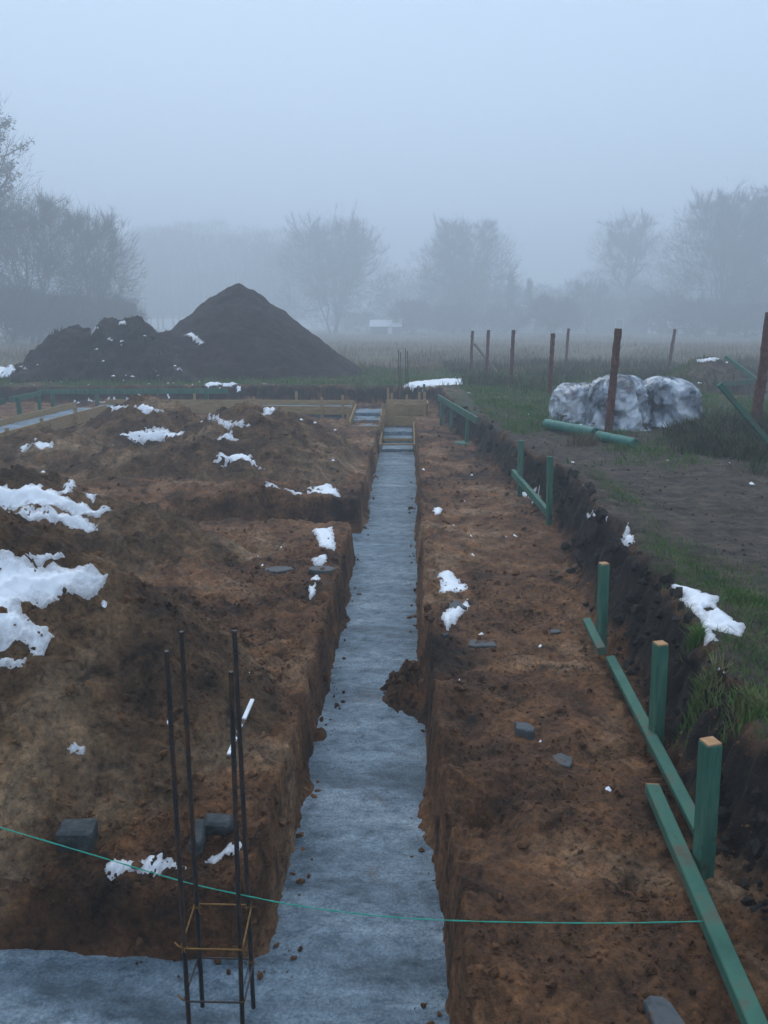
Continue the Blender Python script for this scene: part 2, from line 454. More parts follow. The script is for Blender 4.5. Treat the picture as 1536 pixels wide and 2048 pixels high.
# ------------------------------------------------------------------ mesh helpers
class MB:
    def __init__(self): self.v = []; self.f = []
    def add(self, vs, fs):
        o = len(self.v)
        self.v += [tuple(p) for p in vs]
        self.f += [tuple(i + o for i in f) for f in fs]
    def box(self, c, s, rot=None, bev=0.0):
        sx, sy, sz = s[0] / 2, s[1] / 2, s[2] / 2
        M = rot if rot is not None else Matrix.Identity(3)
        c = Vector(c)
        if bev <= 0:
            pts = [Vector((x, y, z)) for z in (-sz, sz) for y in (-sy, sy) for x in (-sx, sx)]
            fs = [(0, 2, 3, 1), (4, 5, 7, 6), (0, 1, 5, 4), (2, 6, 7, 3), (0, 4, 6, 2), (1, 3, 7, 5)]
        else:
            b = bev
            ring = [(sx - b, -sy), (sx, -sy + b), (sx, sy - b), (sx - b, sy), (-sx + b, sy), (-sx, sy - b), (-sx, -sy + b), (-sx + b, -sy)]
            inn = [(x * (1 - b / max(sx, 1e-6)), y * (1 - b / max(sy, 1e-6))) for x, y in ring]
            pts = [Vector((x, y, -sz)) for x, y in inn] + [Vector((x, y, -sz + b)) for x, y in ring] + [Vector((x, y, sz - b)) for x, y in ring] + [Vector((x, y, sz)) for x, y in inn]
            fs = [tuple(range(7, -1, -1)), tuple(range(24, 32))]
            for k in range(3):
                for i in range(8):
                    j = (i + 1) % 8
                    fs.append((k * 8 + i, k * 8 + j, k * 8 + 8 + j, k * 8 + 8 + i))
        self.add([c + M @ p for p in pts], fs)
    def tube(self, pts, rad, n=6, cap=True):
        pts = [Vector(p) for p in pts]
        if not hasattr(rad, '__len__'): rad = [rad] * len(pts)
        vs = []; fs = []
        up = Vector((0.13, 0.31, 0.94))
        for i, p in enumerate(pts):
            d = (pts[min(i + 1, len(pts) - 1)] - pts[max(i - 1, 0)])
            if d.length < 1e-9: d = Vector((0, 0, 1))
            d.normalize()
            a = d.cross(up)
            if a.length < .1: a = d.cross(Vector((1, 0, 0)))
            a.normalize(); b = d.cross(a)
            for k in range(n):
                t = 2 * PI * k / n
                vs.append(p + (a * math.cos(t) + b * math.sin(t)) * rad[i])
        for i in range(len(pts) - 1):
            for k in range(n):
                j = (k + 1) % n
                fs.append((i * n + k, i * n + j, (i + 1) * n + j, (i + 1) * n + k))
        if cap:
            fs.append(tuple(range(n - 1, -1, -1))); fs.append(tuple(range((len(pts) - 1) * n, len(pts) * n)))
        self.add(vs, fs)
    def beam(self, a, b, w, h, bev=.004, roll=0.0):      # a sawn timber between two points
        a, b = Vector(a), Vector(b)
        d = b - a
        z = d.normalized()
        x = Vector((0, 0, 1)).cross(z)
        if x.length < .05: x = Vector((1, 0, 0))
        x.normalize(); y = z.cross(x)
        M = Matrix((x, y, z)).transposed() @ Matrix.Rotation(roll, 3, 'Z')
        self.box((a + b) / 2, (w, h, d.length), M, bev)
    def build(self, name, mat, parent=None, smooth=False):
        me = bpy.data.meshes.new(name)
        me.from_pydata(self.v, [], self.f)
        me.materials.append(MATS[mat])
        if smooth:
            me.polygons.foreach_set('use_smooth', [True] * len(me.polygons))
        me.update()
        o = bpy.data.objects.new(name, me)
        C.objects.link(o)
        if parent is not None: o.parent = parent
        return o

def np_mesh(name, verts, faces, mat, smooth=True, parent=None, k=4):
    me = bpy.data.meshes.new(name)
    verts = np.asarray(verts, np.float32); faces = np.asarray(faces, np.int32)
    me.vertices.add(len(verts)); me.vertices.foreach_set('co', verts.ravel())
    me.loops.add(faces.size); me.loops.foreach_set('vertex_index', faces.ravel())
    me.polygons.add(len(faces))
    me.polygons.foreach_set('loop_start', np.arange(0, faces.size, k, dtype=np.int32))
    me.polygons.foreach_set('loop_total', np.full(len(faces), k, np.int32))
    me.polygons.foreach_set('use_smooth', np.full(len(faces), smooth, bool))
    me.materials.append(MATS[mat])
    me.update(calc_edges=True)
    o = bpy.data.objects.new(name, me)
    C.objects.link(o)
    if parent is not None: o.parent = parent
    return o

def tag(o, label=None, cat=None, group=None, kind=None):
    if label: o['label'] = label
    if cat: o['category'] = cat
    if group: o['group'] = group
    if kind: o['kind'] = kind
    elif cat: o['kind'] = 'thing'
    return o

def empty(name, loc, label, cat, group=None):
    o = bpy.data.objects.new(name, None)
    o.empty_display_size = .1
    C.objects.link(o)
    o.location = loc
    return tag(o, label, cat, group)

def adopt(o, root):                     # parent a mesh made in world coordinates
    o.parent = root
    o.matrix_parent_inverse = Matrix.Translation(root.location).inverted()
    return o

def grid_faces(nx, ny):
    i = np.arange(ny - 1)[:, None] * nx + np.arange(nx - 1)[None, :]
    i = i.ravel()
    return np.stack([i, i + 1, i + nx + 1, i + nx], 1)

# ------------------------------------------------------------------ ground sheet
def axis(start, stop, step0, growth):
    out = [start]; s = step0
    while out[-1] < stop:
        out.append(out[-1] + s); s *= growth
    return np.array(out)

xs = np.concatenate([-axis(7.0, 330, .06, 1.07)[::-1], np.arange(-7.0 + .03, -2.8, .032), np.arange(-2.8, 2.3, .0135), np.arange(2.3, 6, .035), axis(6.0, 330, .06, 1.07)])
yl = [.7]
while yl[-1] < 33: yl.append(yl[-1] + max(.013, .0046 * yl[-1]))
ys = np.concatenate([-axis(.2, 70, .4, 1.25)[::-1], [.2, .5], np.array(yl), axis(yl[-1] + .2, 460, .25, 1.05)])
GX, GY = np.meshgrid(xs, ys)
gx, gy = GX.ravel(), GY.ravel()
gz = ground(gx, gy)
gobj = np_mesh('ground', np.stack([gx, gy, gz], 1), grid_faces(len(xs), len(ys)), 'ground')
tag(gobj, 'brown dug-over earth with trenches and field beyond', None, None, 'structure')
pt = pit_t(gx, gy)
outer = sstep((pt - .75) / .35)
near_edge = np.exp(-((pt - 1.35) / .9) ** 2)
n_a = fbm(gx * .7, gy * .7, 3, 301); n_b = fbm(gx * .25, gy * .25, 3, 302)
grass_m = outer * np.clip(.12 + .5 * n_a + .55 * sstep((gy - 12) / 6) + .30 * near_edge * sstep((6.5 - gy) / 2) - .35 * np.exp(-((gx - 3.1) / 1.1) ** 2) * sstep((12 - gy) / 3), 0, 1)
mud_m = outer * np.clip(.9 - .6 * sstep((gy - 16) / 7), 0, 1)
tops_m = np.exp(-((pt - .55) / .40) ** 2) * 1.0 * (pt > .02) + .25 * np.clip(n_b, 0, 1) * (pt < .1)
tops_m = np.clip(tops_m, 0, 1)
dry_m = .75 * outer * sstep((gy - 28) / 8 + .8 * n_a)
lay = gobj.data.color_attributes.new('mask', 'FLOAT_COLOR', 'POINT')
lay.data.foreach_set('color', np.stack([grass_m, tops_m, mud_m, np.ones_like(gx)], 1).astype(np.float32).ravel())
lay = gobj.data.attributes.new('dry', 'FLOAT', 'POINT')
lay.data.foreach_set('value', dry_m.astype(np.float32))

# ------------------------------------------------------------------ heaps of earth
def heap_obj(key, name, label, cat, mat, step, grp=None):
    base, humps = HEAPS[key][:2]
    x0 = min(h[0] - h[3] * 1.2 for h in humps); x1 = max(h[0] + h[3] * 1.2 for h in humps)
    y0 = min(h[1] - h[4] * 1.2 for h in humps); y1 = max(h[1] + h[4] * 1.2 for h in humps)
    X = np.arange(x0, x1, step); Y = np.arange(y0, y1, step)
    GX, GY = np.meshgrid(X, Y)
    z = heap_z(key, GX.ravel(), GY.ravel())
    g = ground(GX.ravel(), GY.ravel())
    f = grid_faces(len(X), len(Y))
    keep = ((z - g)[f] > -.06).any(1) & (g[f] > FLOOR - .2).all(1)
    f = f[keep]
    used, inv = np.unique(f.ravel(), return_inverse=True)
    V = np.stack([GX.ravel()[used], GY.ravel()[used], z[used]], 1)
    o = np_mesh(name, V, inv.reshape(-1, 4), mat)
    return tag(o, label, cat, grp)

heap_obj('near', 'spoil_heap', 'large brown spoil heap with snow on top beside the rebar column', 'soil heap', 'soil', .015, 'heaps of dug soil in the pit')
heap_obj('second', 'spoil_heap', 'brown spoil heap with two long snow bands behind the nearest heap', 'soil heap', 'soil', .028, 'heaps of dug soil in the pit')
heap_obj('broad', 'spoil_heap', 'broad brown spoil heap sloping towards the concrete trench with a snow arc', 'soil heap', 'soil', .045, 'heaps of dug soil in the pit')
heap_obj('left', 'spoil_heap', 'low brown spoil heap with snow crest left of the broad heap', 'soil heap', 'soil', .05, 'heaps of dug soil in the pit')
heap_obj('cone', 'earth_mound', 'tall dark cone of earth beyond the pit', 'earth mound', 'soil_far', .06)
heap_obj('sod', 'earth_mound', 'lumpy dark mound of sods with snow specks left of the cone', 'earth mound', 'soil_dark', .06)
heap_obj('small', 'earth_mound', 'small tan earth mound with snow cap behind the wrapped pallets', 'earth mound', 'soil_tan', .05)

# ------------------------------------------------------------------ concrete in the trenches
def concrete_sheet(name, label, x0, x1, y0, y1, z, step, seed):
    X = np.arange(x0, x1 + step, step); Y = np.arange(y0, y1 + step * 1.6, step * 1.6)
    GX, GY = np.meshgrid(X, Y)
    x, y = GX.ravel(), GY.ravel()
    zz = z + .010 * fbm(x * 2.5, y * 2.5, 3, seed) + .005 * fbm(x * 3.5, y * 11, 3, seed + 3) + .010 * np.exp(-((y - 3.62 - .05 * x) / .022) ** 2) + .006 * np.exp(-((y - 5.9 + .1 * x) / .03) ** 2) + .0015 * fbm(x * 60, y * 60, 2, seed + 7)
    n = len(x)
    o = np_mesh(name, np.stack([x, y, zz], 1), grid_faces(len(X), len(Y)), 'concrete')
    return tag(o, label, 'concrete strip')

concrete_sheet('concrete_strip', 'long grey concrete strip along the bottom of the main trench', -.62, .24, 1.5, 16.2, DEEP, .02, 401)
concrete_sheet('concrete_strip', 'grey concrete in the cross trench under the rebar column', -6.0, -.621, 1.6, 2.9, DEEP - .003, .02, 421)
concrete_sheet('concrete_strip', 'strip of wet concrete showing in the dark cross trench by the snow patches', -2.85, -.621, 8.5, 9.7, DEEP + .01, .03, 441)

# ------------------------------------------------------------------ snow
def in_poly(x, y, poly):
    ins = np.zeros(x.shape, bool); dmin = np.full(x.shape, 1e9)
    n = len(poly)
    for i in range(n):
        (x0, y0), (x1, y1) = poly[i], poly[(i + 1) % n]
        if abs(y1 - y0) > 1e-12:
            c = ((y0 > y) != (y1 > y)) & (x < (x1 - x0) * (y - y0) / (y1 - y0) + x0)
            ins ^= c
        L = (x1 - x0) ** 2 + (y1 - y0) ** 2 + 1e-12
        t = np.clip(((x - x0) * (x1 - x0) + (y - y0) * (y1 - y0)) / L, 0, 1)
        dmin = np.minimum(dmin, np.hypot(x - x0 - t * (x1 - x0), y - y0 - t * (y1 - y0)))
    return np.where(ins, dmin, -dmin)

snow_k = [0]
SNOW_POLYS = []
SNOW_REST = []
def snow(poly_px, y0, y1, label=None, thick=.03, holes=.0, steep=1.4):
    dense = []
    for i in range(len(poly_px)):
        a, b = poly_px[i], poly_px[(i + 1) % len(poly_px)]
        for k in range(4):
            t = k / 4
            dense.append((a[0] + (b[0] - a[0]) * t, a[1] + (b[1] - a[1]) * t))
    NZ[0] = 0.0
    w = hit(dense, y0, y1, 420)
    NZ[0] = 1.0
    dist = sum(p[1] for p in w) / len(w)
    SNOW_POLYS.append(w)
    st = min(.06, max(.008, dist * .0022))
    xa = [p[0] for p in w]; ya = [p[1] for p in w]
    X = np.arange(min(xa) - 3 * st, max(xa) + 4 * st, st); Y = np.arange(min(ya) - 3 * st, max(ya) + 4 * st, st * 1.2)
    GX, GY = np.meshgrid(X, Y); x, y = GX.ravel(), GY.ravel()
    snow_k[0] += 1
    s = snow_k[0] * 13
    fq = 26 / dist
    sd = in_poly(x, y, w) + dist * .0017 * fbm(x * fq, y * fq, 4, 500 + s, .6)
    if holes > 0:
        hn = fbm(x * fq * .55, y * fq * .55, 4, 700 + s, .6)
        sd = np.minimum(sd, (holes - hn) * .25)
    h_ = .03 + .002 * dist
    NZ[0] = 0.0
    slope = np.hypot(terrain(x + h_, y) - terrain(x - h_, y), terrain(x, y + h_) - terrain(x, y - h_)) / (2 * h_)
    NZ[0] = 1.0
    sd = np.minimum(sd, (steep - slope) * .12 * (1 + dist * .1))
    edge = max(thick * 1.2, .008)
    thick = thick * .7
    th = thick * np.sqrt(np.clip(sd / edge, 0, 1)) * (1 + .35 * fbm(x * 5, y * 5, 3, 600 + s)) + thick * .5 * np.clip(sd / (edge * 4), 0, 1)
    th = np.where(sd <= 0, -.012, th)
    f = grid_faces(len(X), len(Y))
    keep = (sd[f] > 0).any(1)
    if not keep.any(): return None
    km = keep.reshape(len(Y) - 1, len(X) - 1)
    lab = np.zeros(km.shape, int); cur = 0; best = (0, 0)
    for (j0, i0) in np.argwhere(km):
        if lab[j0, i0]: continue
        cur += 1; cnt = 0; st_ = [(j0, i0)]; lab[j0, i0] = cur
        while st_:
            j, i = st_.pop(); cnt += 1
            for (jj, ii) in ((j + 1, i), (j - 1, i), (j, i + 1), (j, i - 1), (j + 1, i + 1), (j - 1, i - 1), (j + 1, i - 1), (j - 1, i + 1)):
                if 0 <= jj < km.shape[0] and 0 <= ii < km.shape[1] and km[jj, ii] and not lab[jj, ii]:
                    lab[jj, ii] = cur; st_.append((jj, ii))
        if cnt > best[0]: best = (cnt, cur)
    main = (lab == best[1]).ravel()
    rest = f[keep & ~main]
    f = f[keep & main]
    if len(rest):
        ur, ir = np.unique(rest.ravel(), return_inverse=True)
        SNOW_REST.append((np.stack([x[ur], y[ur], terrain(x[ur], y[ur]) + th[ur]], 1), ir.reshape(-1, 4)))
    used, inv = np.unique(f.ravel(), return_inverse=True)
    xu, yu = x[used], y[used]
    T0 = terrain(xu, yu)
    NZ[0] = .08
    Ts = terrain(xu, yu)
    NZ[0] = 1.0
    cover = sstep(sd[used] / (edge * 3.2))
    top = np.maximum(T0 + th[used] * .35, Ts + th[used] + .012)
    V = np.stack([xu, yu, (T0 + np.minimum(th[used], .006)) * (1 - cover) + np.minimum(top, T0 + .13) * cover], 1)
    o = np_mesh('snow_patch', V, inv.reshape(-1, 4), 'snow')
    la = o.data.attributes.new('thin', 'FLOAT', 'POINT')
    la.data.foreach_set('value', np.clip(1 - sd[used] / (edge * 2.4), 0, 1).astype(np.float32))
    return tag(o, label, 'snow', 'patches of thawing snow')

snow([(-40, 968), (0, 968), (70, 966), (120, 985), (222, 1020), (180, 1032), (120, 1022), (60, 1024), (0, 1027), (-40, 1030)], 5.2, 9, 'long upper snow band on the second heap at the left edge', .035)
snow([(-40, 1034), (0, 1032), (110, 1027), (170, 1033), (205, 1056), (180, 1062), (100, 1050), (40, 1052), (0, 1078), (-40, 1090)], 4.8, 9, 'lower snow band on the second heap, ending in a pointed tongue', .035)
snow([(118, 982), (148, 958), (153, 972), (135, 984)], 5.5, 9, 'small snow clump just above the upper snow band', .03)
snow([(163, 972), (190, 984), (224, 1006), (214, 1012), (185, 996)], 5.5, 9, 'slim slanting snow streak right of the upper snow band', .025, .35)
snow([(-40, 1105), (0, 1112), (60, 1132), (130, 1128), (182, 1130), (217, 1160), (190, 1178), (130, 1182), (110, 1198), (42, 1218), (54, 1250), (112, 1290), (70, 1332), (56, 1300), (0, 1302), (-40, 1300)], 2.9, 5.6, 'biggest snow patch covering the shoulder of the nearest heap', .045, 1.3)
snow([(-40, 1340), (0, 1338), (58, 1334), (50, 1355), (0, 1358), (-40, 1360)], 2.9, 5.0, 'short flat snow strip below the biggest snow patch', .03)
snow([(48, 1120), (125, 1110), (132, 1116), (82, 1129)], 3.2, 5.8, 'thin snow sliver along the top rim of the nearest heap', .02)
snow([(204, 1198), (214, 1200), (212, 1222), (203, 1214)], 3.0, 5.0, 'tiny snow fleck on the nearest heap right of the biggest patch', .02)
snow([(130, 1480), (168, 1479), (168, 1494), (142, 1497)], 2.6, 4.2, 'small oval snow lump low on the nearest heap', .02)
snow([(205, 1737), (230, 1711), (280, 1716), (310, 1704), (345, 1714), (375, 1747), (340, 1741), (305, 1747), (270, 1734), (215, 1752)], 2.4, 3.6, 'ragged snow strip between the two concrete blocks and the green string', .03)
snow([(395, 1724), (440, 1700), (486, 1689), (482, 1706), (440, 1726)], 2.4, 3.8, 'snow streak below the broken block behind the rebar column', .025)
snow([(500, 976), (540, 970), (600, 982), (632, 968), (662, 970), (684, 996), (640, 1002), (580, 1002), (510, 994)], 9.8, 12.2, 'broken row of snow above the dark cross trench', .03, .30)
snow([(625, 1062), (665, 1054), (673, 1098), (650, 1104), (634, 1085)], 7.4, 9.5, 'blocky snow patch at the near edge of the dark cross trench', .03)
snow([(618, 1116), (650, 1110), (662, 1122), (640, 1129)], 6.5, 8.5, 'broken snow flake above the flat grey slab left of the trench', .02, .2)
snow([(620, 1152), (636, 1146), (642, 1160), (624, 1168)], 6.0, 8.0, 'small round snow dot left of the trench, above its faint twin', .02)
snow([(616, 1178), (632, 1171), (630, 1186), (618, 1190)], 6.0, 8.0, 'faint small snow dot left of the trench, lowest of the column', .015, .3)
snow([(425, 920), (455, 908), (500, 910), (528, 938), (490, 926), (440, 927)], 9.0, 12.6, 'curved snow arc on a hump of the broad heap', .04)
snow([(235, 872), (300, 862), (372, 865), (366, 873), (310, 880), (240, 881)], 9.5, 14, 'long flat snow bar on the heap left of the snow arc', .04)
snow([(428, 880), (455, 860), (476, 877)], 9.5, 13.5, 'triangular snow patch above the snow arc', .04)
snow([(163, 817), (205, 806), (256, 807), (215, 818), (170, 826)], 12, 16, 'left one of the two snow crests on the heap below the green rail', .05)
snow([(265, 806), (290, 803), (326, 821), (290, 823)], 12, 16, 'right one of the two snow crests on the heap below the green rail', .05)
snow([(410, 830), (440, 835), (505, 858), (468, 856), (430, 842)], 11, 15.5, 'slanting snow streak on the crest of the broad heap', .05)
snow([(520, 824), (548, 808), (554, 818), (526, 831)], 11, 16, 'bright snow knob at the right end of the broad heap crest', .04, .4)
snow([(60, 866), (104, 880), (108, 902), (58, 893), (86, 880)], 9.5, 14, 'forked snow patch by the left formwork strip', .04, .4)
snow([(42, 886), (56, 884), (54, 893), (40, 893)], 9.5, 14, 'tiny snow fleck left of the forked snow patch', .03)
snow([(876, 1146), (905, 1145), (936, 1180), (930, 1190), (880, 1190)], 5.5, 8, 'snow patch above the dark slab right of the trench', .03)
snow([(880, 1230), (935, 1204), (942, 1214), (896, 1256)], 5.0, 7.5, 'snow patch below the dark slab right of the trench', .03)
snow([(866, 1016), (884, 1014), (884, 1024), (868, 1036)], 8, 11, 'small snow dab on the right floor far up the trench', .02)
snow([(1318, 1160), (1390, 1180), (1440, 1195), (1432, 1215), (1492, 1256), (1482, 1275), (1420, 1258), (1440, 1282), (1405, 1292), (1402, 1240), (1350, 1192)], 4.0, 7, 'large branching snow patch on the grassy bank top', .035, .9, 2.6)
snow([(1240, 1066), (1258, 1048), (1270, 1082), (1245, 1088)], 5.5, 8.5, 'round double snow lump on the grassy bank edge', .035, 0, 2.4)
snow([(1172, 1026), (1190, 1022), (1216, 1044), (1196, 1042)], 6, 9.5, 'slim snow lump on the bank edge above the double lump', .025, 0, 2.4)
snow([(1435, 1370), (1464, 1366), (1472, 1384), (1462, 1394)], 3.2, 5, 'snow cap on the bank beside the nearest green stakes', .025)
snow([(1140, 983), (1168, 981), (1170, 988), (1146, 992)], 8, 11, 'little snow fleck on the grass beside the two slim green stakes', .02, .3)
snow([(1036, 986), (1058, 974), (1084, 980), (1086, 990), (1070, 996)], 8.5, 12, 'white snow wedge behind the leaning green plank', .05)
snow([(800, 772), (830, 763), (930, 757), (926, 769), (820, 777)], 21, 30, 'long pale snow bar on the grass behind the starter bars', .03, .5)
snow([(370, 668), (386, 665), (410, 686), (402, 692)], 22, 30, 'snow streak on the left flank of the earth cone', .05)
snow([(342, 738), (362, 735), (368, 741), (350, 746)], 22, 30, 'small snow spot at the foot of the earth cone', .05)
snow([(214, 679), (244, 684), (238, 689), (222, 687)], 22, 30, 'curved snow spot halfway up the sod mound', .05)
snow([(236, 642), (250, 637), (258, 645), (246, 648)], 22, 30, 'snow tip on the summit of the sod mound', .05)
snow([(172, 659), (208, 657), (206, 663), (184, 664)], 22, 30, 'thin snow dash on the left shoulder of the sod mound', .04, .3)
snow([(408, 768), (432, 764), (480, 772), (450, 778), (420, 776)], 20, 30, 'snow streak between the earth cone and the green rail end', .05, .4)
snow([(-30, 738), (0, 735), (56, 738), (24, 756), (-30, 760)], 22, 40, 'patchy snow on the field at the far left edge', .04, .3)
snow([(1388, 719), (1425, 714), (1458, 711), (1452, 721), (1410, 725)], 18, 26, 'snow cap on the small tan mound', .05)
snow([(1148, 850), (1180, 846), (1192, 856), (1160, 860)], 11, 16, 'snow strip lying between the pallets and the green roll', .03)
snow([(-30, 800), (0, 797), (48, 790), (50, 796), (0, 803), (-30, 806)], 18, 24, 'snow strip on the far pit edge left of the green rail', .05)
snow([(150, 803), (290, 795), (372, 797), (360, 801), (220, 806)], 18, 24, 'long thin snow line under the green rail', .05, .45)

# loose flecks of snow, too small to tell apart
rng = np.random.default_rng(3)
mb = MB()
spots = []
for (xa, xb_, ya, yb, n) in [(.25, 1.2, 2.3, 12, 14), (-1.4, -.7, 3, 9, 8), (1.9, 4.5, 4, 20, 16), (1.5, 10, 20, 34, 50), (-12, -2, 22.8, 25, 40), (-7, -1, 10, 17, 16), (-11.5, -6.5, 23.5, 27, 8)]:
    for k in range(n):
        spots.append((rng.uniform(xa, xb_), rng.uniform(ya, yb)))
sz = terrain(np.array([s[0] for s in spots]), np.array([s[1] for s in spots]))
for (sx, sy), z0 in zip(spots, sz):
    r = rng.uniform(.004, .014) * (1 + sy * .14)
    k = 7
    ang = rng.uniform(0, 6.28)
    ring = [(sx + r * rng.uniform(.6, 1.4) * math.cos(ang + i * 2 * PI / k) * 1.4, sy + r * rng.uniform(.6, 1.4) * math.sin(ang + i * 2 * PI / k), z0 - .01) for i in range(k)]
    mb.add(ring + [(sx, sy, z0 + .012 + r * .25)], [(i, (i + 1) % k, k) for i in range(k)])
for (v_, f_) in SNOW_REST:
    mb.add(v_.tolist(), f_.tolist())
tag(mb.build('snow_flecks', 'snow', smooth=True), 'scattered white snow flecks on earth and grass', None, None, 'stuff')

# ------------------------------------------------------------------ clods and crumbs of soil
phi = (1 + 5 ** .5) / 2
ICO = np.array([(-1, phi, 0), (1, phi, 0), (-1, -phi, 0), (1, -phi, 0), (0, -1, phi), (0, 1, phi), (0, -1, -phi), (0, 1, -phi), (phi, 0, -1), (phi, 0, 1), (-phi, 0, -1), (-phi, 0, 1)]) / math.hypot(1, phi)
ICF = np.array([(0, 11, 5), (0, 5, 1), (0, 1, 7), (0, 7, 10), (0, 10, 11), (1, 5, 9), (5, 11, 4), (11, 10, 2), (10, 7, 6), (7, 1, 8), (3, 9, 4), (3, 4, 2), (3, 2, 6), (3, 6, 8), (3, 8, 9), (4, 9, 5), (2, 4, 11), (6, 2, 10), (8, 6, 7), (9, 8, 1)])
def clods(name, label, pts, sizes, mat, seed):
    r = np.random.default_rng(seed)
    n = len(pts)
    V = ICO[None] * (1 + r.uniform(-.38, .38, (n, 12, 1)))
    V = V * (sizes[:, None, None] * r.uniform(.6, 1.35, (n, 1, 3)))
    a = r.uniform(0, 6.28, n); c, s = np.cos(a)[:, None], np.sin(a)[:, None]
    V = np.stack([V[..., 0] * c - V[..., 1] * s, V[..., 0] * s + V[..., 1] * c, V[..., 2]], -1) + pts[:, None]
    Fc = (ICF[None] + (np.arange(n) * 12)[:, None, None]).reshape(-1, 3)
    o = np_mesh(name, V.reshape(-1, 3), Fc, mat, False, None, 3)
    return tag(o, label, None, None, 'stuff')

def scatter(boxes, seed, smin, smax, cond=None):
    r = np.random.default_rng(seed)
    P_, S_ = [], []
    for (xa, xb_, ya, yb, n) in boxes:
        x = r.uniform(xa, xb_, n); y = ya + (yb - ya) * r.uniform(0, 1, n) ** 1.35
        keep = fbm(x * 1.6, y * 1.6, 3, seed + 5) + r.uniform(-.5, .5, n) > -.05
        if cond is not None: keep &= cond(x, y)
        x, y = x[keep], y[keep]
        P_.append(np.stack([x, y, terrain(x, y)], 1))
        S_.append(smin + (smax - smin) * r.uniform(0, 1, len(x)) ** 4 * (1 + y * .05))
    P_, S_ = np.concatenate(P_), np.concatenate(S_)
    P_[:, 2] += S_ * .12
    return P_, S_
off_tr = lambda x, y: trench_d(x, y) > .02
p_, s_ = scatter([(.15, 1.5, 2.2, 9, 1300), (-1.6, -.5, 2.8, 8.5, 1800), (-3.4, -1.0, 2.9, 5.2, 2000), (-4.5, -1.5, 5.8, 8.2, 1200), (.1, 1.6, 9, 17, 1200), (-5, -.6, 9.5, 15, 2200)], 11, .004, .024, off_tr)
clods('soil_clods', 'loose clods and crumbs of brown soil over the dug ground', p_, s_, 'clod', 12)
p_, s_ = scatter([(.2, 1.45, 2.1, 6.5, 9000), (-1.5, -.55, 2.8, 7, 7000), (-3.2, -1.0, 2.8, 5.0, 9000)], 61, .0025, .011, off_tr)
clods('soil_grains', 'fine crumbs of brown soil near the trench', p_, s_, 'clod', 62)
in_tr = lambda x, y: (trench_d(x, y) < .0) & (trench_d(x, y) > -.11)
p_, s_ = scatter([(-.55, .17, 1.9, 14, 2600), (-2.2, -.5, 1.9, 2.8, 700)], 13, .003, .016, in_tr)
p_[:, 2] = np.maximum(p_[:, 2], DEEP + s_ * .3)
clods('soil_crumbs', 'brown crumbs fallen along the edges of the concrete', p_, s_, 'clod', 14)
p_, s_ = scatter([(1.7, 4.8, 3.5, 14, 5200)], 71, .003, .016, lambda x, y: pit_t(x, y) > 1.2)
clods('track_crumbs', 'small crumbs and stones on the muddy track', p_, s_, 'soil_tan', 72)
p_, s_ = scatter([(1.25, 2.0, 2.2, 9, 2600), (1.0, 2.0, 9, 17, 1200)], 15, .006, .04, lambda x, y: (pit_t(x, y) > .05) & (pit_t(x, y) < 1.0))
clods('bank_clods', 'dark clods on the cut face of the right bank', p_, s_, 'soil_dark', 16)
pile = np.random.default_rng(17)
n = 60
p_ = np.stack([.0 + pile.normal(0, .09, n), 5.25 + pile.normal(0, .17, n), np.zeros(n)], 1)
p_[:, 2] = terrain(p_[:, 0], p_[:, 1]) + .006
clods('clod_spill', 'spill of orange brown clods fallen onto the concrete strip', p_, pile.uniform(.012, .042, n), 'clod', 18)

# ------------------------------------------------------------------ stones and slabs
def slab(px, py, z_hint, size, label, y0, y1, thick=.04, seed=0, mat='wet_stone', rise=.4, tilt=0.0, turn=0.0, name='stone_slab', cat='stone'):
    (x, y), = hit([(px, py)], y0, y1)
    r = random.Random(seed)
    mb = MB()
    n = 9
    a, b = size
    def ring(sc_, z): return [(x + math.cos(turn) * c_[0] * sc_ - math.sin(turn) * c_[1] * sc_, y + math.sin(turn) * c_[0] * sc_ + math.cos(turn) * c_[1] * sc_, z + c_[0] * tilt) for c_ in base]
    base = []
    for k in range(n):
        t = 2 * PI * k / n + r.uniform(-.2, .2)
        q = r.uniform(.68, 1.18)
        base.append((a / 2 * q * math.copysign(abs(math.cos(t)) ** .7, math.cos(t)), b / 2 * q * math.copysign(abs(math.sin(t)) ** .7, math.sin(t))))
    z0 = tz(x, y)
    vs = ring(1.0, z0 - thick) + ring(1.02, z0 + thick * (rise - .15)) + ring(.93, z0 + thick * rise)
    fs = [tuple(range(n - 1, -1, -1)), tuple(range(2 * n, 3 * n))]
    for k in range(2):
        for i in range(n):
            fs.append((k * n + i, k * n + (i + 1) % n, (k + 1) * n + (i + 1) % n, (k + 1) * n + i))
    mb.add(vs, fs)
    return tag(mb.build(name, mat), label, cat, 'loose stones on the pit floor')

slab(1046, 1466, 0, (.11, .10), 'grey rubble stone on the right floor, upper of the near pair', 3, 5.5, .05, 1, rise=.75)
slab(1124, 1522, 0, (.10, .12), 'flat dark stone on the right floor, lower of the near pair', 3, 5.0, .03, 2)
slab(962, 1290, 0, (.21, .13), 'flat dark grey slab on the right floor below the snow patches', 4, 7, .03, 3)
slab(902, 1211, 0, (.24, .18), 'dark slab lying between the two snow patches right of the trench', 5, 8, .035, 4)
slab(545, 1143, 0, (.34, .16), 'flat dark slab in the soil left of the trench', 6, 9, .035, 5)
slab(645, 1139, 0, (.22, .16), 'thin grey slab at the left trench edge below a snow flake', 6, 9, .03, 6)
slab(1325, 2040, 0, (.12, .14), 'dark stone at the bottom edge beside the long green plank', 1.8, 3.2, .04, 7, rise=.7)
slab(1110, 1266, 0, (.08, .08), 'small dark stone on the right floor near the third stake', 4, 7, .03, 8, rise=.6)
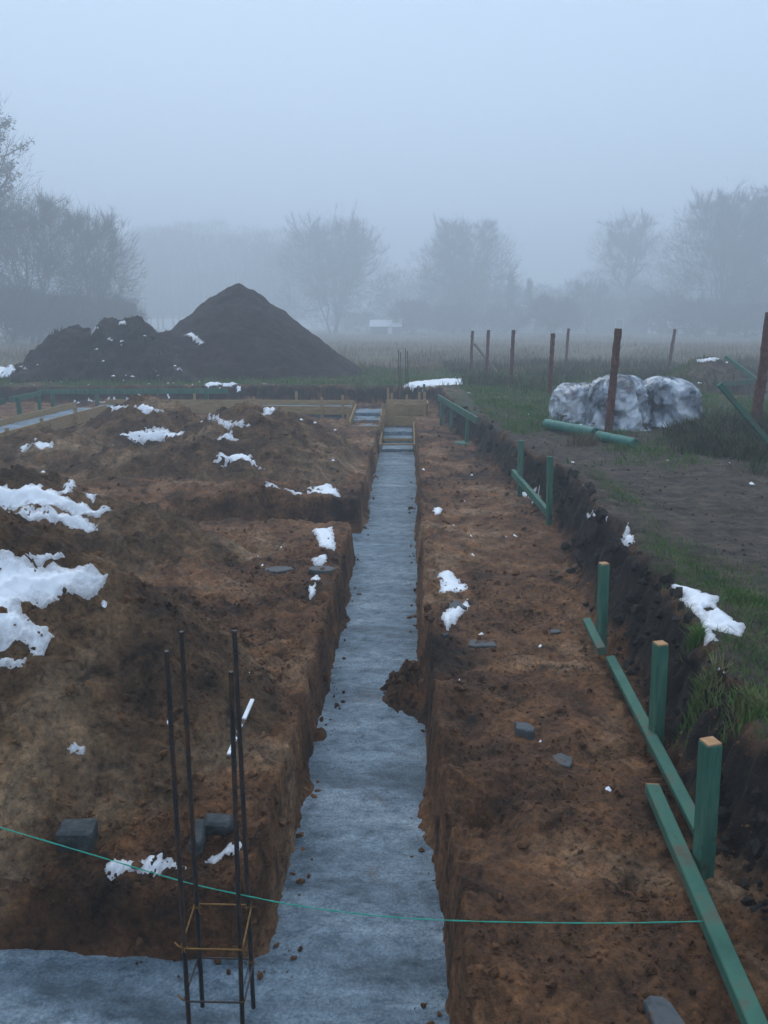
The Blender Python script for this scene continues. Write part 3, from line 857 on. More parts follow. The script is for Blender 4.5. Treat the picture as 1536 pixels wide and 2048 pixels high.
slab(890, 1275, 0, (.05, .05), 'little pale pebble right of the trench under the lower snow', 4, 7, .03, 9, rise=.6, mat='stone')

def block(px, py, Y, label, parts, turn=0.0, tilt=(0, 0)):
    c = D(px, py, Y)
    M = (Matrix.Rotation(turn, 3, 'Z') @ Matrix.Rotation(tilt[0], 3, 'X') @ Matrix.Rotation(tilt[1], 3, 'Y'))
    mb = MB()
    r = random.Random(int(px))
    for (lx, ly, lz, sx, sy, s_z) in parts:
        o = len(mb.v)
        mb.box(c + M @ Vector((lx, ly, lz)), (sx, sy, s_z), M, .012)
        for i in range(o, len(mb.v)):
            v_ = mb.v[i]
            mb.v[i] = (v_[0] + r.uniform(-.005, .005), v_[1] + r.uniform(-.005, .005), v_[2] + r.uniform(-.006, .006))
    return tag(mb.build('concrete_block', 'stone'), label, 'block', 'concrete blocks on the heap foot')

pb = hit([(154, 1690)], 2.4, 4.5)[0]
block(154, 1670, pb[1] + .0, 'whole grey concrete block at the heap foot left of the snow strip', [(0, 0, 0, .148, .10, .10)], .06, (.1, 0))
pb = hit([(410, 1690)], 2.4, 4.5)[0]
block(420, 1662, pb[1] + .03, 'broken L-shaped concrete block behind the rebar column', [(0.03, 0.03, .01, .12, .07, .07), (-.045, -.03, -.008, .06, .15, .075)], .05, (.15, .1))

# ------------------------------------------------------------------ rebar column
root = empty('rebar_column', (-.69, 2.47, DEEP), 'four ribbed rebar rods with rusty stirrups standing in the front trench', 'rebar')
YF, YB = 2.37, 2.545
rods = [((333, 1302), (378, 2048), YF), ((363, 1263), (405, 2012), YB), ((462, 1343), (485, 2048), YF), ((469, 1261), (507, 2015), YB)]
rod_lines = []
for (tp, bt, Y) in rods:
    a, b = D(*tp, Y), D(*bt, Y)
    d = (b - a).normalized()
    b = a + d * ((a.z - (DEEP - .02)) / -d.z)
    rod_lines.append((a, b))
    mb = MB()
    L = (b - a).length; n = int(L / .0055)
    pts = [a + (b - a) * (i / n) for i in range(n + 1)]
    mb.tube(pts, [.0078 + (.0013 if i % 2 else 0) for i in range(n + 1)], 8)
    adopt(mb.build('rod', 'rebar', smooth=False), root)
def on_rod(i, z):
    a, b = rod_lines[i]
    return a + (b - a) * ((a.z - z) / (a.z - b.z))
def stirrup(zf, zb, nm='stirrup', mat='rust'):
    q = [on_rod(0, zf) + Vector((-.010, -.010, 0)), on_rod(2, zf) + Vector((.010, -.010, 0)), on_rod(3, zb) + Vector((.010, .010, 0)), on_rod(1, zb) + Vector((-.010, .010, 0))]
    pts = []
    for i in range(4):
        a, b = q[i], q[(i + 1) % 4]
        p0, p1 = q[i - 1], b
        for t in (.88, .95): pts.append(q[i - 1] + (a - q[i - 1]) * t)
        pts.append(a * .94 + (q[i - 1] + b) * .03)
        for t in (.05, .12): pts.append(a + (b - a) * t)
    pts.append(pts[0])
    mb = MB(); mb.tube(pts, .0034, 6, False)
    o = adopt(mb.build(nm, mat, smooth=True), root)
    # bent hook ends
    mb = MB()
    c = on_rod(0, zf)
    mb.tube([c + Vector((-.008, -.008, 0)), c + Vector((-.02, -.004, .004)), c + Vector((-.035, .008, .008))], .0032, 6)
    adopt(mb.build('stirrup_hook', 'rust', smooth=True), root)
zt = D(370, 1893, YF).z; zt2 = D(397, 1812, YB).z
stirrup(zt, zt2)
zl = D(372, 1998, YF).z; zl2 = zl + .005
stirrup(zl, zl2, 'stirrup', 'rebar')
r = random.Random(4)
for (i, z) in [(0, zt), (1, zt2), (2, zt), (3, zt2), (2, zl), (3, zl2)]:
    c = on_rod(i, z)
    mb = MB()
    for k in range(3):
        t = r.uniform(0, 6.28)
        ring = [c + Vector((.011 * math.cos(t + q), .011 * math.sin(t + q), r.uniform(-.008, .008))) for q in (0, 1.2, 2.4, 3.6, 4.8, 6.0)]
        tip = c + Vector((.03 * math.cos(t), .03 * math.sin(t) - .012, r.uniform(-.012, .012)))
        mb.tube(ring + [tip], .0013, 4)
    adopt(mb.build('tie_wire', 'rust'), root)

# a snowy slat leaning on the slope behind the rods
NZ[0] = 0.0
(sx1, sy1), (sx0, sy0) = hit([(506, 1416), (456, 1520)], 2.8, 6)
NZ[0] = 1.0
root = empty('slat', (sx0, sy0, tz(sx0, sy0)), 'thin broken slat with snow lying on the soil behind the rebar rods', 'slat')
a_, b_ = Vector((sx0, sy0, tz(sx0, sy0) + .012)), Vector((sx1, sy1, tz(sx1, sy1) + .03))
for (t0, t1, w_, nm_, mt_) in ((0, 1, .022, 'lath', 'old_wood'), (.02, .30, .018, 'snow_crust', 'snow'), (.38, .52, .016, 'snow_crust', 'snow'), (.62, .99, .022, 'snow_crust', 'snow')):
    mb = MB()
    up_ = Vector((0, 0, .008 if nm_ != 'lath' else 0))
    mb.beam(a_ + (b_ - a_) * t0 + up_, a_ + (b_ - a_) * t1 + up_, w_, .012, .002)
    adopt(mb.build(nm_, mt_), root)

# string
pts = []
pR = D(1432, 1842, 2.43)
key = [(-60, 1640), (0, 1655), (190, 1711), (370, 1764), (490, 1791), (600, 1812), (740, 1830), (880, 1840), (1060, 1845), (1240, 1846), (1432, 1842)]
for (px, py) in key:
    pts.append(D(px, py, 2.60 - .17 * (px + 60) / 1492))
fine = []
for i in range(len(pts) - 1):
    p0, p1, p2, p3 = pts[max(i - 1, 0)], pts[i], pts[i + 1], pts[min(i + 2, len(pts) - 1)]
    for k in range(8):
        t = k / 8
        fine.append(.5 * ((2 * p1) + (p2 - p0) * t + (2 * p0 - 5 * p1 + 4 * p2 - p3) * t * t + (3 * p1 - p0 - 3 * p2 + p3) * t ** 3))
fine.append(pts[-1])
root = empty('string_line', fine[-1], 'thin green mason string sagging across the trench to the long plank', 'string')
for s in (-1, 1):                      # doubled twine
    mb = MB(); mb.tube([p + Vector((0, 0, s * .0017 * math.sin(i * .9))) for i, p in enumerate(fine)], .0014, 5)
    adopt(mb.build('strand', 'string', smooth=True), root)

# ------------------------------------------------------------------ green stakes and planks on the right
def stake(top, base, w, label, y_hint, mat='green_paint', lean=0.0, grp='green stakes along the bank', cap=True, turn=.25, zb=None):
    b = P(base[0], base[1], FLOOR if zb is None else zb)
    if zb is None:
        b = Vector((*hit([base], max(1.5, b.y - 1.2), b.y + 1.5)[0], 0)); b.z = tz(b.x, b.y)
    t = D(top[0], top[1], b.y)
    root = empty('stake', (b.x, b.y, b.z), label, 'stake', grp)
    d = (t - b).normalized()
    mb = MB()
    M = Matrix.Rotation(turn, 3, 'Z')
    q = Vector((0, 0, 1)).rotation_difference(d).to_matrix() @ M
    L = (t - b).length + .15
    c = t - d * (L / 2)
    mb.box(c, (w, w, L), q, .003)
    adopt(mb.build('shaft', mat), root)
    if cap:
        mb = MB()
        mb.box(t + d * .004, (w * .94, w * .94, .009), q, .002)
        adopt(mb.build('sawn_end', 'cut_wood'), root)
    return root, b, t

stake((1421, 1485), (1405, 1752), .062, 'nearest green stake with orange sawn top beside the long plank', 2.8)
stake((1321, 1288), (1310, 1512), .058, 'second nearest green stake with orange sawn top', 3.7)
stake((1208, 1128), (1202, 1297), .056, 'third green stake with orange sawn top by the dark bank', 5)
stake((1100, 913), (1098, 1047), .055, 'plain slim green stake at the end of the leaning plank', 8.8, cap=False)
stake((1042, 881), (1039, 992), .055, 'slim green stake behind the leaning plank and snow wedge', 10, cap=False)
rt, b6, t6 = stake((935, 836), (933, 888), .055, 'green stake with round green foot under the far rail end', 14.5, cap=False)
mb = MB()
mb.tube([(b6.x, b6.y, b6.z - .02), (b6.x, b6.y, b6.z + .035)], [.23, .21], 18)
adopt(mb.build('foot', 'green_paint'), rt)
_, b7, t7 = stake((903, 806), (902, 860), .055, 'middle green stake under the far rail', 16, cap=True)
_, b8, t8 = stake((884, 800), (882, 850), .055, 'last green stake under the far rail', 17.5, cap=False)
mb = MB()
mb.beam(D(955, 842, b6.y - .9), D(877, 795, b8.y + .6), .03, .13, .003)
tag(mb.build('rail_board', 'green_paint'), 'green board nailed along the far stakes of the right bank', 'board')

def plank(a, b, w, h, label, mat='green_paint', ends=None, roll=0.0, name='plank', segs=1, bow=0.0):
    a, b = Vector(a), Vector(b)
    root = empty(name, a, label, 'plank', 'planks on the right side')
    mb = MB(); mb.beam(a, b, w, h, .004, roll)
    adopt(mb.build('board', mat), root)
    d = (b - a).normalized()
    for e, s in ((a, -1), (b, 1)):
        if ends and s in ends:
            m2 = MB(); m2.beam(e + d * s * .001, e + d * s * .008, w * .95, h * .95, .001, roll)
            adopt(m2.build('sawn_end', 'cut_wood'), root)
    return root

def gp(px, py, dz=0.0, y0=1.6, y1=12):
    x, y = hit([(px, py)], y0, y1)[0]
    return Vector((x, y, tz(x, y) + dz))
# long plank in front: from its far end on the floor to a raised near end beyond the frame
pa = P(1305, 1578, -.34); pb_ = P(1510, 2048, -.30)
pdir = (pb_ - pa).normalized()
plank(pa, pb_ + pdir * .45, .062, .050, 'long green plank lying in front of the nearest stake', 'muddy_paint', (-1,))
plank(P(1222, 1320, -.325), P(1402, 1668, -.315), .055, .06, 'long muddy green plank lying behind the two nearest stakes', 'muddy_paint', None, .25)
plank(P(1174, 1242, -.325), P(1204, 1302, -.325), .055, .05, 'short end of green plank beside the third stake', 'muddy_paint', None, .25)
# leaning plank: far end high, near end on the floor by the stake
la = D(1026, 945, 10.2); lb = D(1103, 1034, 8.62)
plank(la, lb, .05, .085, 'pale green plank leaning between the two slim stakes', 'green_paint', (1,))

# ------------------------------------------------------------------ rail of batter boards at the far left
def batter(post_px, rail_pts, label):
    b0 = P(post_px[0][0], post_px[0][1], FLOOR)
    root = empty('batter_board', (b0.x, b0.y, FLOOR), label, 'batter board', 'green batter boards at the far pit edge')
    for (px, py, top) in post_px:
        b = P(px, py, FLOOR)
        t = D(px, top, b.y)
        mb = MB(); mb.beam((b.x, b.y, FLOOR - .1), (b.x, b.y, t.z), .09, .07, .004)
        adopt(mb.build('post', 'green_paint'), root)
    a, b = rail_pts
    mb = MB(); mb.beam(a, b, .035, .13, .003)
    adopt(mb.build('rail', 'green_paint'), root)
batter([(107, 817, 786), (195, 809, 786), (415, 819, 786)], (D(76, 784, 21.0), D(455, 782, 20.3)), 'long straight green batter rail in front of the dark mounds')
batter([(40, 834, 795), (80, 822, 790)], (D(20, 799, 18.4), D(84, 787, 21.0)), 'slanting green batter rail joined to the left end of the long rail')
batter([(-8, 838, 806)], (D(-40, 812, 17.6), D(10, 802, 18.6)), 'stub of green batter rail cut by the left picture edge')

# ------------------------------------------------------------------ formwork at the far end
def footing(label, blocks, boards, stakes=()):
    x0 = blocks[0]
    root = empty('formwork', ((x0[0] + x0[1]) / 2, x0[2], FLOOR), label, 'formwork', 'boarded concrete footings at the far end')
    r = random.Random(len(label))
    for (xa, xb_, ya, yb, zb, zt_) in blocks:
        X = np.linspace(xa, xb_, 24); Y = np.linspace(ya, yb, 24)
        GX, GY = np.meshgrid(X, Y)
        zz = zt_ + .012 * fbm(GX.ravel() * 4, GY.ravel() * 4, 3, 900 + int(ya * 10))
        n = len(X)
        V = np.stack([GX.ravel(), GY.ravel(), zz], 1)
        f = grid_faces(24, 24).tolist()
        edge = list(range(0, 24)) + [24 * k + 23 for k in range(1, 24)] + [24 * 23 + k for k in range(22, -1, -1)] + [24 * k for k in range(22, 0, -1)]
        mb = MB(); mb.add(V.tolist(), f)
        o0 = len(mb.v)
        mb.v += [(mb.v[i][0], mb.v[i][1], zb) for i in edge]
        ne = len(edge)
        mb.f += [(edge[i], o0 + i, o0 + (i + 1) % ne, edge[(i + 1) % ne]) for i in range(ne)]
        adopt(mb.build('concrete', 'concrete', smooth=False), root)
    for (a, b, w, h) in boards:
        mb = MB(); mb.beam(a, b, w, h, .003)
        adopt(mb.build('board', 'new_wood'), root)
    for (x, y, za, zb) in stakes:
        mb = MB(); mb.beam((x, y, za), (x + r.uniform(-.01, .01), y, zb), .06, .045, .003)
        adopt(mb.build('peg', 'new_wood'), root)

footing('stepped concrete footing in tan boards at the end of the main strip',
        [(-.5, .13, 16.22, 17.0, -1, -.74), (-.5, .13, 17.003, 17.75, -1, -.67), (-.5, .13, 17.753, 18.5, -1, -.58)],
        [((-.53, 16.0, -.70), (-.53, 18.5, -.55), .026, .20), ((.16, 16.0, -.70), (.16, 18.5, -.55), .026, .20), ((-.5, 17.0, -.66), (.13, 17.0, -.66), .02, .06),
         ((-.72, 16.16, -.635), (.33, 16.16, -.635), .07, .026), ((-.55, 18.6, -.46), (.5, 18.6, -.46), .03, .22)],
        [(-.57, 16.3, -.8, -.5), (-.57, 17.3, -.8, -.46), (.20, 16.4, -.8, -.5), (.20, 17.2, -.8, -.44), (.20, 18.0, -.8, -.40), (-.40, 18.58, -.8, .02), (-.28, 18.58, -.8, -.05)])
footing('second stepped footing in tan boards left of the main strip end',
        [(-1.2, -.60, 17.25, 18.0, -.9, -.42), (-1.2, -.60, 18.003, 18.8, -.9, -.36), (-1.2, -.60, 18.803, 19.6, -.9, -.28)],
        [((-1.24, 17.2, -.50), (-.58, 17.2, -.50), .03, .22), ((-1.22, 17.2, -.42), (-1.22, 19.6, -.26), .026, .24), ((-.575, 17.2, -.42), (-.575, 19.6, -.26), .026, .24), ((-2.4, 17.6, -.46), (-1.25, 17.4, -.46), .03, .16)],
        [(-1.27, 17.5, -.8, -.2), (-1.27, 18.4, -.8, -.12), (-1.27, 19.2, -.8, -.05), (-.53, 18.2, -.8, -.02), (-.53, 17.4, -.8, -.18)])
footing('long far footing behind tan boards across the pit',
        [(-7.4, -1.3, 19.2, 19.75, -.9, -.20)],
        [((-6.6, 19.15, -.26), (-3.9, 19.15, -.24), .03, .20), ((-3.85, 19.14, -.25), (-1.3, 19.14, -.27), .03, .20), ((-7.4, 19.79, -.22), (-1.3, 19.79, -.22), .03, .28)],
        [(-6.2, 19.1, -.6, .02), (-5.2, 19.84, -.6, .06), (-3.6, 19.1, -.6, .06), (-2.7, 19.84, -.6, .12), (-2.0, 19.1, -.6, .05), (-1.5, 19.1, -.6, .10)])
footing('boxed formwork corner with open pegs behind the stepped footings',
        [(-.45, .45, 19.3, 19.9, -.9, -.22)],
        [((-.5, 19.26, -.26), (.5, 19.26, -.26), .03, .30), ((-.5, 19.95, -.22), (.5, 19.95, -.22), .03, .28), ((.5, 19.2, -.24), (.5, 20.0, -.24), .03, .30), ((-.05, 18.95, -.13), (.42, 18.95, -.09), .03, .03)],
        [(-.35, 19.2, -.6, .14), (.0, 19.2, -.6, .10), (.42, 19.15, -.6, .16), (.3, 20.0, -.6, .1), (-.45, 20.0, -.6, .2)])
footing('narrow concrete strip in tan boards at the left edge of the pit',
        [(-7.75, -7.1, 13.2, 18.9, -.9, -.19)],
        [((-7.07, 13.2, -.26), (-7.07, 15.8, -.26), .03, .26), ((-7.06, 15.85, -.25), (-7.06, 18.9, -.25), .03, .26), ((-7.78, 13.2, -.20), (-7.78, 18.9, -.20), .03, .28)],
        [(-7.02, 14.0, -.6, -.06), (-7.02, 15.4, -.6, -.04), (-7.02, 17.0, -.6, .0), (-7.84, 15.0, -.6, .06), (-7.84, 17.0, -.6, .08)])

def starter(pxs, label, Y, zb):
    root = empty('starter_bars', (D(pxs[0][0], 800, Y).x, Y, zb), label, 'rebar')
    for k, (px, top) in enumerate(pxs):
        t = D(px, top, Y + .2 * (k % 2))
        mb = MB(); mb.tube([(t.x, t.y, zb), (t.x + .02, t.y, (zb + t.z) / 2), t], .012, 6)
        adopt(mb.build('rod', 'rebar', smooth=True), root)
starter([(797, 700), (801, 704), (811, 697), (815, 702)], 'group of thin rebar rods rising behind the boxed formwork corner', 20.0, -.5)
stake((848, 768), (849, 818), .05, 'lone thin green stake behind the formwork corner', 19.5, cap=False, zb=-.35)

# ------------------------------------------------------------------ fence posts
def post(px, top, base, w, label, Y=None, brace=None):
    if Y is None:
        b = P(px, base, 0.0); Y = b.y
    t = D(px, top, Y)
    z0 = tz(t.x, Y)
    r = random.Random(int(px))
    bx, by = D(px - (8 if px > 1200 else 2), top, Y).x, Y
    n = 26
    mb = MB(); pts = []; rad = []
    for i in range(n + 1):
        f = i / n
        pts.append((bx + (t.x - bx) * f + r.uniform(-.006, .006), by + r.uniform(-.006, .006), z0 - .15 + (t.z - z0 + .15) * f))
        rad.append(w / 2 * (1.08 - .12 * f) * r.uniform(.90, 1.10))
    mb.tube(pts, rad, 9)
    if brace is None:
        return tag(mb.build('fence_post', 'post_rust'), label, 'fence post', 'rough brown fence posts')
    root = empty('fence_post', (bx, by, z0), label, 'fence post', 'rough brown fence posts')
    adopt(mb.build('post', 'post_rust'), root)
    a, b = brace
    mb = MB(); mb.beam(a, b, .07, .06, .004)
    adopt(mb.build('brace', 'old_wood'), root)
    return root
post(1237, 657, 866, .125, 'thick rough brown post in front of the wrapped pallets')
post(1106, 667, 792, .11, 'rough brown post left of the wrapped pallets')
post(1027, 660, 772, .11, 'reddish brown post in the grass, third from the braced post')
post(977, 660, 757, .105, 'reddish brown post just right of the braced post')
post(945, 662, 748, .11, 'far brown post held by a slanting brace', None, (D(949, 688, 29.2), D(1000, 752, 27.2)))
post(1137, 657, 735, .11, 'thin dark post in the dry grass behind the pallets', 33)
post(1350, 658, 738, .12, 'distant dark post above the small tan mound', 31)
post(1541, 625, 872, .15, 'thick reddish post cut by the right picture edge')

# ------------------------------------------------------------------ green mesh rolls
def roll(a_px, b_px, Y0, Y1, rad, label):
    a, b = D(*a_px, Y0), D(*b_px, Y1)
    a.z = tz(a.x, a.y) + rad * .85; b.z = tz(b.x, b.y) + rad * .85
    root = empty('mesh_roll', (a.x, a.y, a.z - rad), label, 'roll', 'green rolls on the grass')
    r = random.Random(int(a_px[0]))
    n = 22
    d = b - a
    mb = MB()
    mb.tube([a + d * (i / n) for i in range(n + 1)], [rad * r.uniform(.94, 1.05) for _ in range(n + 1)], 18, False)
    adopt(mb.build('sheet', 'green_mesh', smooth=True), root)
    dn = d.normalized()
    x = Vector((0, 0, 1)).cross(dn).normalized(); y = dn.cross(x)
    for e in (a, b):
        mb = MB(); sp = []
        for k in range(60):
            t = k / 60 * 6 * PI
            q = rad * (.15 + .82 * k / 60)
            sp.append(e + x * math.cos(t) * q + y * math.sin(t) * q)
        mb.tube(sp, .012, 4)
        adopt(mb.build('rolled_end', 'green_mesh'), root)
roll((1093, 846), (1190, 872), 13.9, 12.55, .085, 'green roll lying left in front of the wrapped pallets')
roll((1196, 876), (1268, 893), 12.3, 11.7, .08, 'green roll lying right, end to end with the first')

# ------------------------------------------------------------------ pallets of brick wrapped in film
def pallet(cx_px, base_py, w, d, h, label, seed, turn=0.0, lean=0.0, slump=1.0, ex=.55, knee=.5, peak=0.0):
    c = P(cx_px, base_py, 0.0)
    x0, y0 = c.x, c.y + d / 2
    z0 = tz(x0, y0)
    root = empty('wrapped_pallet', (x0, y0, z0), label, 'pallet', 'film wrapped brick pallets')
    r = random.Random(seed)
    T = Matrix.Rotation(turn, 3, 'Z')
    mb = MB()
    for k in range(5):
        mb.box(Vector((x0, y0, z0 + .12)) + T @ Vector(((k - 2) * w * .2, 0, 0)), (w * .16, d * .9, .022), T)
    for k in (-1, 0, 1):
        mb.box(Vector((x0, y0, z0 + .05)) + T @ Vector((0, k * d * .38, 0)), (w * .92, .09, .11), T)
    adopt(mb.build('pallet_base', 'old_wood'), root)
    mb = MB()
    ch = .075
    zc = z0 + .14
    k = 0
    while zc < z0 + h * .72:
        inset = .06 + .10 * max(0, (zc - z0) / h - .55)
        nx = max(2, int((w * .80 - 2 * inset) / .252)); ny = max(4, int((d * .76 - 2 * inset) / .124))
        for i in range(nx):
            for j in range(ny):
                if 0 < i < nx - 1 and 0 < j < ny - 1: continue
                lx = (i - (nx - 1) / 2) * .252 + (.05 if k % 2 else 0); ly = (j - (ny - 1) / 2) * .124
                mb.box(Vector((x0, y0, zc + .034)) + T @ Vector((lx + r.uniform(-.006, .006), ly, 0)), (.245, .116, .068), T)
        zc += ch; k += 1
    tag(adopt(mb.build('brick_stack', 'brick'), root), None, None, None, 'stuff')
    # film: a draped shell, sunk between the stacks and gathered at the foot
    nu, nv = 64, 26
    U = np.linspace(0, 2 * PI, nu, endpoint=False); Vv = np.linspace(0, 1, nv)
    UU, VV = np.meshgrid(U, Vv)
    cu, su = np.cos(UU), np.sin(UU)
    bx = np.sign(cu) * np.abs(cu) ** ex; by = np.sign(su) * np.abs(su) ** ex
    prof = np.where(VV < knee, 1.06 - .10 * VV / knee, .96 * np.sqrt(np.clip(1 - ((VV - knee) / (1 - knee)) ** 2.2, 0, 1)))
    kh = .40 + .75 * knee * .72
    hz = np.where(VV < knee, VV / knee * kh, kh + (1 - kh) * np.sin((VV - knee) / (1 - knee) * PI / 2))
    hz = hz + peak * np.clip(VV - .8, 0, 1)
    fold = 1 + .07 * fbm(cu * 2.4 + 7, su * 2.4 + VV * 2.6 + seed, 4, seed) + .12 * (1 - np.abs(perlin(cu * 3.1 + VV * 2.3, su * 3.1 + VV * 1.1, seed + 3)) * 2) - .05 * VV * slump
    fold = fold + .05 * (VV < .05)
    X = bx * prof * fold * w * .49; Y = by * prof * fold * d * .49
    Z = hz * h * (1 + .06 * fbm(bx * 1.7, by * 1.7, 3, seed + 8)) - .06 * slump * np.abs(fbm(X * 1.5 + 3, Y * 1.5, 2, seed + 4)) + lean * X
    jr = np.random.default_rng(seed)
    X = X + jr.normal(0, .007, X.shape); Y = Y + jr.normal(0, .007, X.shape); Z = Z + jr.normal(0, .007, X.shape) * (VV > .03)
    Z = np.maximum(Z, 0.01)
    c_, s_ = math.cos(turn), math.sin(turn)
    Vt = np.stack([x0 + X * c_ - Y * s_, y0 + X * s_ + Y * c_, z0 + Z], -1).reshape(-1, 3)
    fs = []
    for j in range(nv - 1):
        for i in range(nu):
            fs.append((j * nu + i, j * nu + (i + 1) % nu, (j + 1) * nu + (i + 1) % nu, (j + 1) * nu + i))
    adopt(np_mesh('film_wrap', Vt, fs, 'film', True), root)
pallet(1160, 845, .84, .95, .66, 'low rounded film wrapped pallet, left of the three', 5, .15, .10, 1.0, .85, .30)
pallet(1247, 862, .95, .95, .86, 'tall film wrapped brick pallet behind the rough post, middle of the three', 8, -.1, -.02, 1.3, .6, .42, .15)
pallet(1350, 856, .98, .95, .76, 'film wrapped pallet showing orange bricks, right of the three', 12, .1, -.08, 1.0, .62, .45, .3)

# beams at the right edge
def loose_beam(a, b, w, h, label, mat='muddy_paint'):
    mb = MB(); mb.beam(a, b, w, h, .005)
    return tag(mb.build('beam', mat), label, 'beam')
loose_beam(D(1438, 768, 10.3), P(1582, 936, -.05), .11, .06, 'dark green beam leaning at the right edge')
loose_beam(D(1375, 772, 21.5), D(1522, 762, 20.5), .09, .12, 'green beam lying level in front of the small tan mound')
loose_beam(D(1452, 714, 21.9), D(1530, 772, 20.6), .08, .10, 'dark green board slanting down off the small tan mound')

# ------------------------------------------------------------------ plants
def blades(name, label, xy, h, w, lean, mat, seed, kind='stuff', parent=None, base_z=None):
    r = np.random.default_rng(seed)
    if base_z is None and len(h) == len(xy):
        ok = np.ones(len(xy), bool)
        for w_ in SNOW_POLYS:
            xa, xb_ = min(p[0] for p in w_), max(p[0] for p in w_); ya, yb = min(p[1] for p in w_), max(p[1] for p in w_)
            m_ = (xy[:, 0] > xa) & (xy[:, 0] < xb_) & (xy[:, 1] > ya) & (xy[:, 1] < yb)
            if m_.any(): ok[np.nonzero(m_)[0][in_poly(xy[m_, 0], xy[m_, 1], w_) > -.005]] = False
        xy, h = xy[ok], h[ok]
    n = len(xy)
    z = terrain(xy[:, 0], xy[:, 1]) if base_z is None else base_z
    a = r.uniform(0, 6.28, n); la = r.uniform(0, 6.28, n)
    hh = h * r.uniform(.5, 1.2, n); ww = w * r.uniform(.6, 1.2, n)
    dx, dy = np.cos(a) * ww, np.sin(a) * ww
    lx, ly = np.cos(la) * hh * lean * r.uniform(.2, 1.3, n), np.sin(la) * hh * lean * r.uniform(.2, 1.3, n)
    p0 = np.stack([xy[:, 0] - dx, xy[:, 1] - dy, z - .01], 1); p1 = np.stack([xy[:, 0] + dx, xy[:, 1] + dy, z - .01], 1)
    m0 = np.stack([xy[:, 0] - dx * .7 + lx * .4, xy[:, 1] - dy * .7 + ly * .4, z + hh * .6], 1); m1 = np.stack([xy[:, 0] + dx * .7 + lx * .4, xy[:, 1] + dy * .7 + ly * .4, z + hh * .6], 1)
    t = np.stack([xy[:, 0] + lx, xy[:, 1] + ly, z + hh], 1)
    V = np.stack([p0, p1, m1, m0, t], 1).reshape(-1, 3)
    o5 = (np.arange(n) * 5)[:, None]
    Fq = np.concatenate([o5 + np.array([[0, 1, 2]]), o5 + np.array([[0, 2, 3]]), o5 + np.array([[3, 2, 4]])])
    o = np_mesh(name, V, Fq, mat, False, parent, 3)
    if kind: tag(o, label, None, None, kind)
    return o

def field(xa, xb_, ya, yb, n, seed, cond):
    r = np.random.default_rng(seed)
    x = r.uniform(xa, xb_, n); y = r.uniform(ya, yb, n)
    k = cond(x, y, r)
    return np.stack([x[k], y[k]], 1)

# green grass along the lip of the right bank
xy = field(1.3, 3.4, 2.6, 9.5, 60000, 21, lambda x, y, r: (pit_t(x, y) > .9) & (r.uniform(0, 1, len(x)) < np.clip(.75 * np.exp(-((pit_t(x, y) - 1.6) / 1.0) ** 2) + .5 * np.clip(fbm(x * 1.1, y * 1.1, 3, 77), 0, 1) - .60 * sstep((y - 5.0) / 2) - .25 * sstep((x - 2.6) / .5) + .2 * sstep((x - 1.9) / .3) * sstep((5.2 - y) / 1), 0, 1)))
blades('grass', 'short green grass along the edge of the right bank', xy, np.full(len(xy), .042), .0026, 1.0, 'grass', 22)
xy = field(1.5, 8, 9.5, 23, 70000, 23, lambda x, y, r: (pit_t(x, y) > 1.1) & (fbm(x * .7, y * .7, 3, 301) + r.uniform(-.5, .5, len(x)) + .45 * sstep((y - 13) / 4) > .32))
blades('grass', 'thin trodden grass around the pallets and posts', xy, np.full(len(xy), .10), .006, .7, 'grass', 24)
xy = field(-14, 16, 22.9, 33, 60000, 25, lambda x, y, r: (pit_t(x, y) > 1.1) & (terrain(x, y) - ground(x, y) < .08) & (fbm(x * .5, y * .5, 3, 78) + r.uniform(-.6, .6, len(x)) > -.2))
blades('grass', 'green grass beyond the far edge of the pit', xy, np.full(len(xy), .14), .010, .6, 'grass', 26)
# weeds: dark mass at the right
xy = field(3.6, 9.5, 8.4, 15.5, 52000, 27, lambda x, y, r: ((x - 6.6) / 2.6) ** 2 + ((y - 11.6) / 2.6) ** 2 + 1.3 * fbm(x * .8, y * .8, 3, 79) < r.uniform(.0, 1.1, len(x)))
dd = np.exp(-((xy[:, 0] - 6.3) / 1.5) ** 2) * np.clip(.6 + .8 * fbm(xy[:, 0] * 1.1, xy[:, 1] * 1.1, 3, 85), .1, 1.4)
blades('weeds', 'dark tangled weeds below the leaning green beam', xy, .20 + .42 * dd, .009, .8, 'weed', 28)
xy = field(1.5, 20, 20.5, 36, 40000, 31, lambda x, y, r: (terrain(x, y) - ground(x, y) < .3) & (fbm(x * .45, y * .45, 3, 80) + r.uniform(-.35, .35, len(x)) > .15))
blades('weeds', 'dark green weeds between the fence posts', xy, np.clip(.34 + .3 * fbm(xy[:, 0] * .5, xy[:, 1] * .5, 3, 86), .1, .7), .010, .6, 'weed', 32)
# tall dry grass of the field
r_ = np.random.default_rng(33)
n = 90000
yy = 28 * (150 / 28) ** r_.uniform(0, 1, n); xx = r_.uniform(-.75, .75, n) * yy
k = (1.3 * fbm(xx * .16, yy * .16, 3, 81) + r_.uniform(-.4, .4, n) > -.05) & ~((xx < -2) & (yy < 34))
xy = np.stack([xx[k], yy[k]], 1)
blades('dry_grass', 'tall pale dry grass across the field', xy, .34 + .22 * fbm(xy[:, 0] * .4, xy[:, 1] * .4, 2, 82), .012, .45, 'dry_grass', 34, base_z=ground(xy[:, 0], xy[:, 1]))
xy = field(-12.6, -7.2, 24.6, 27.8, 9000, 35, lambda x, y, r: fbm(x * 1.1, y * 1.1, 3, 83) + r.uniform(-.3, .3, len(x)) > .45)
blades('sod_grass', 'grass tufts growing on the sod mound', xy, np.full(len(xy), .16), .012, .7, 'weed', 36)

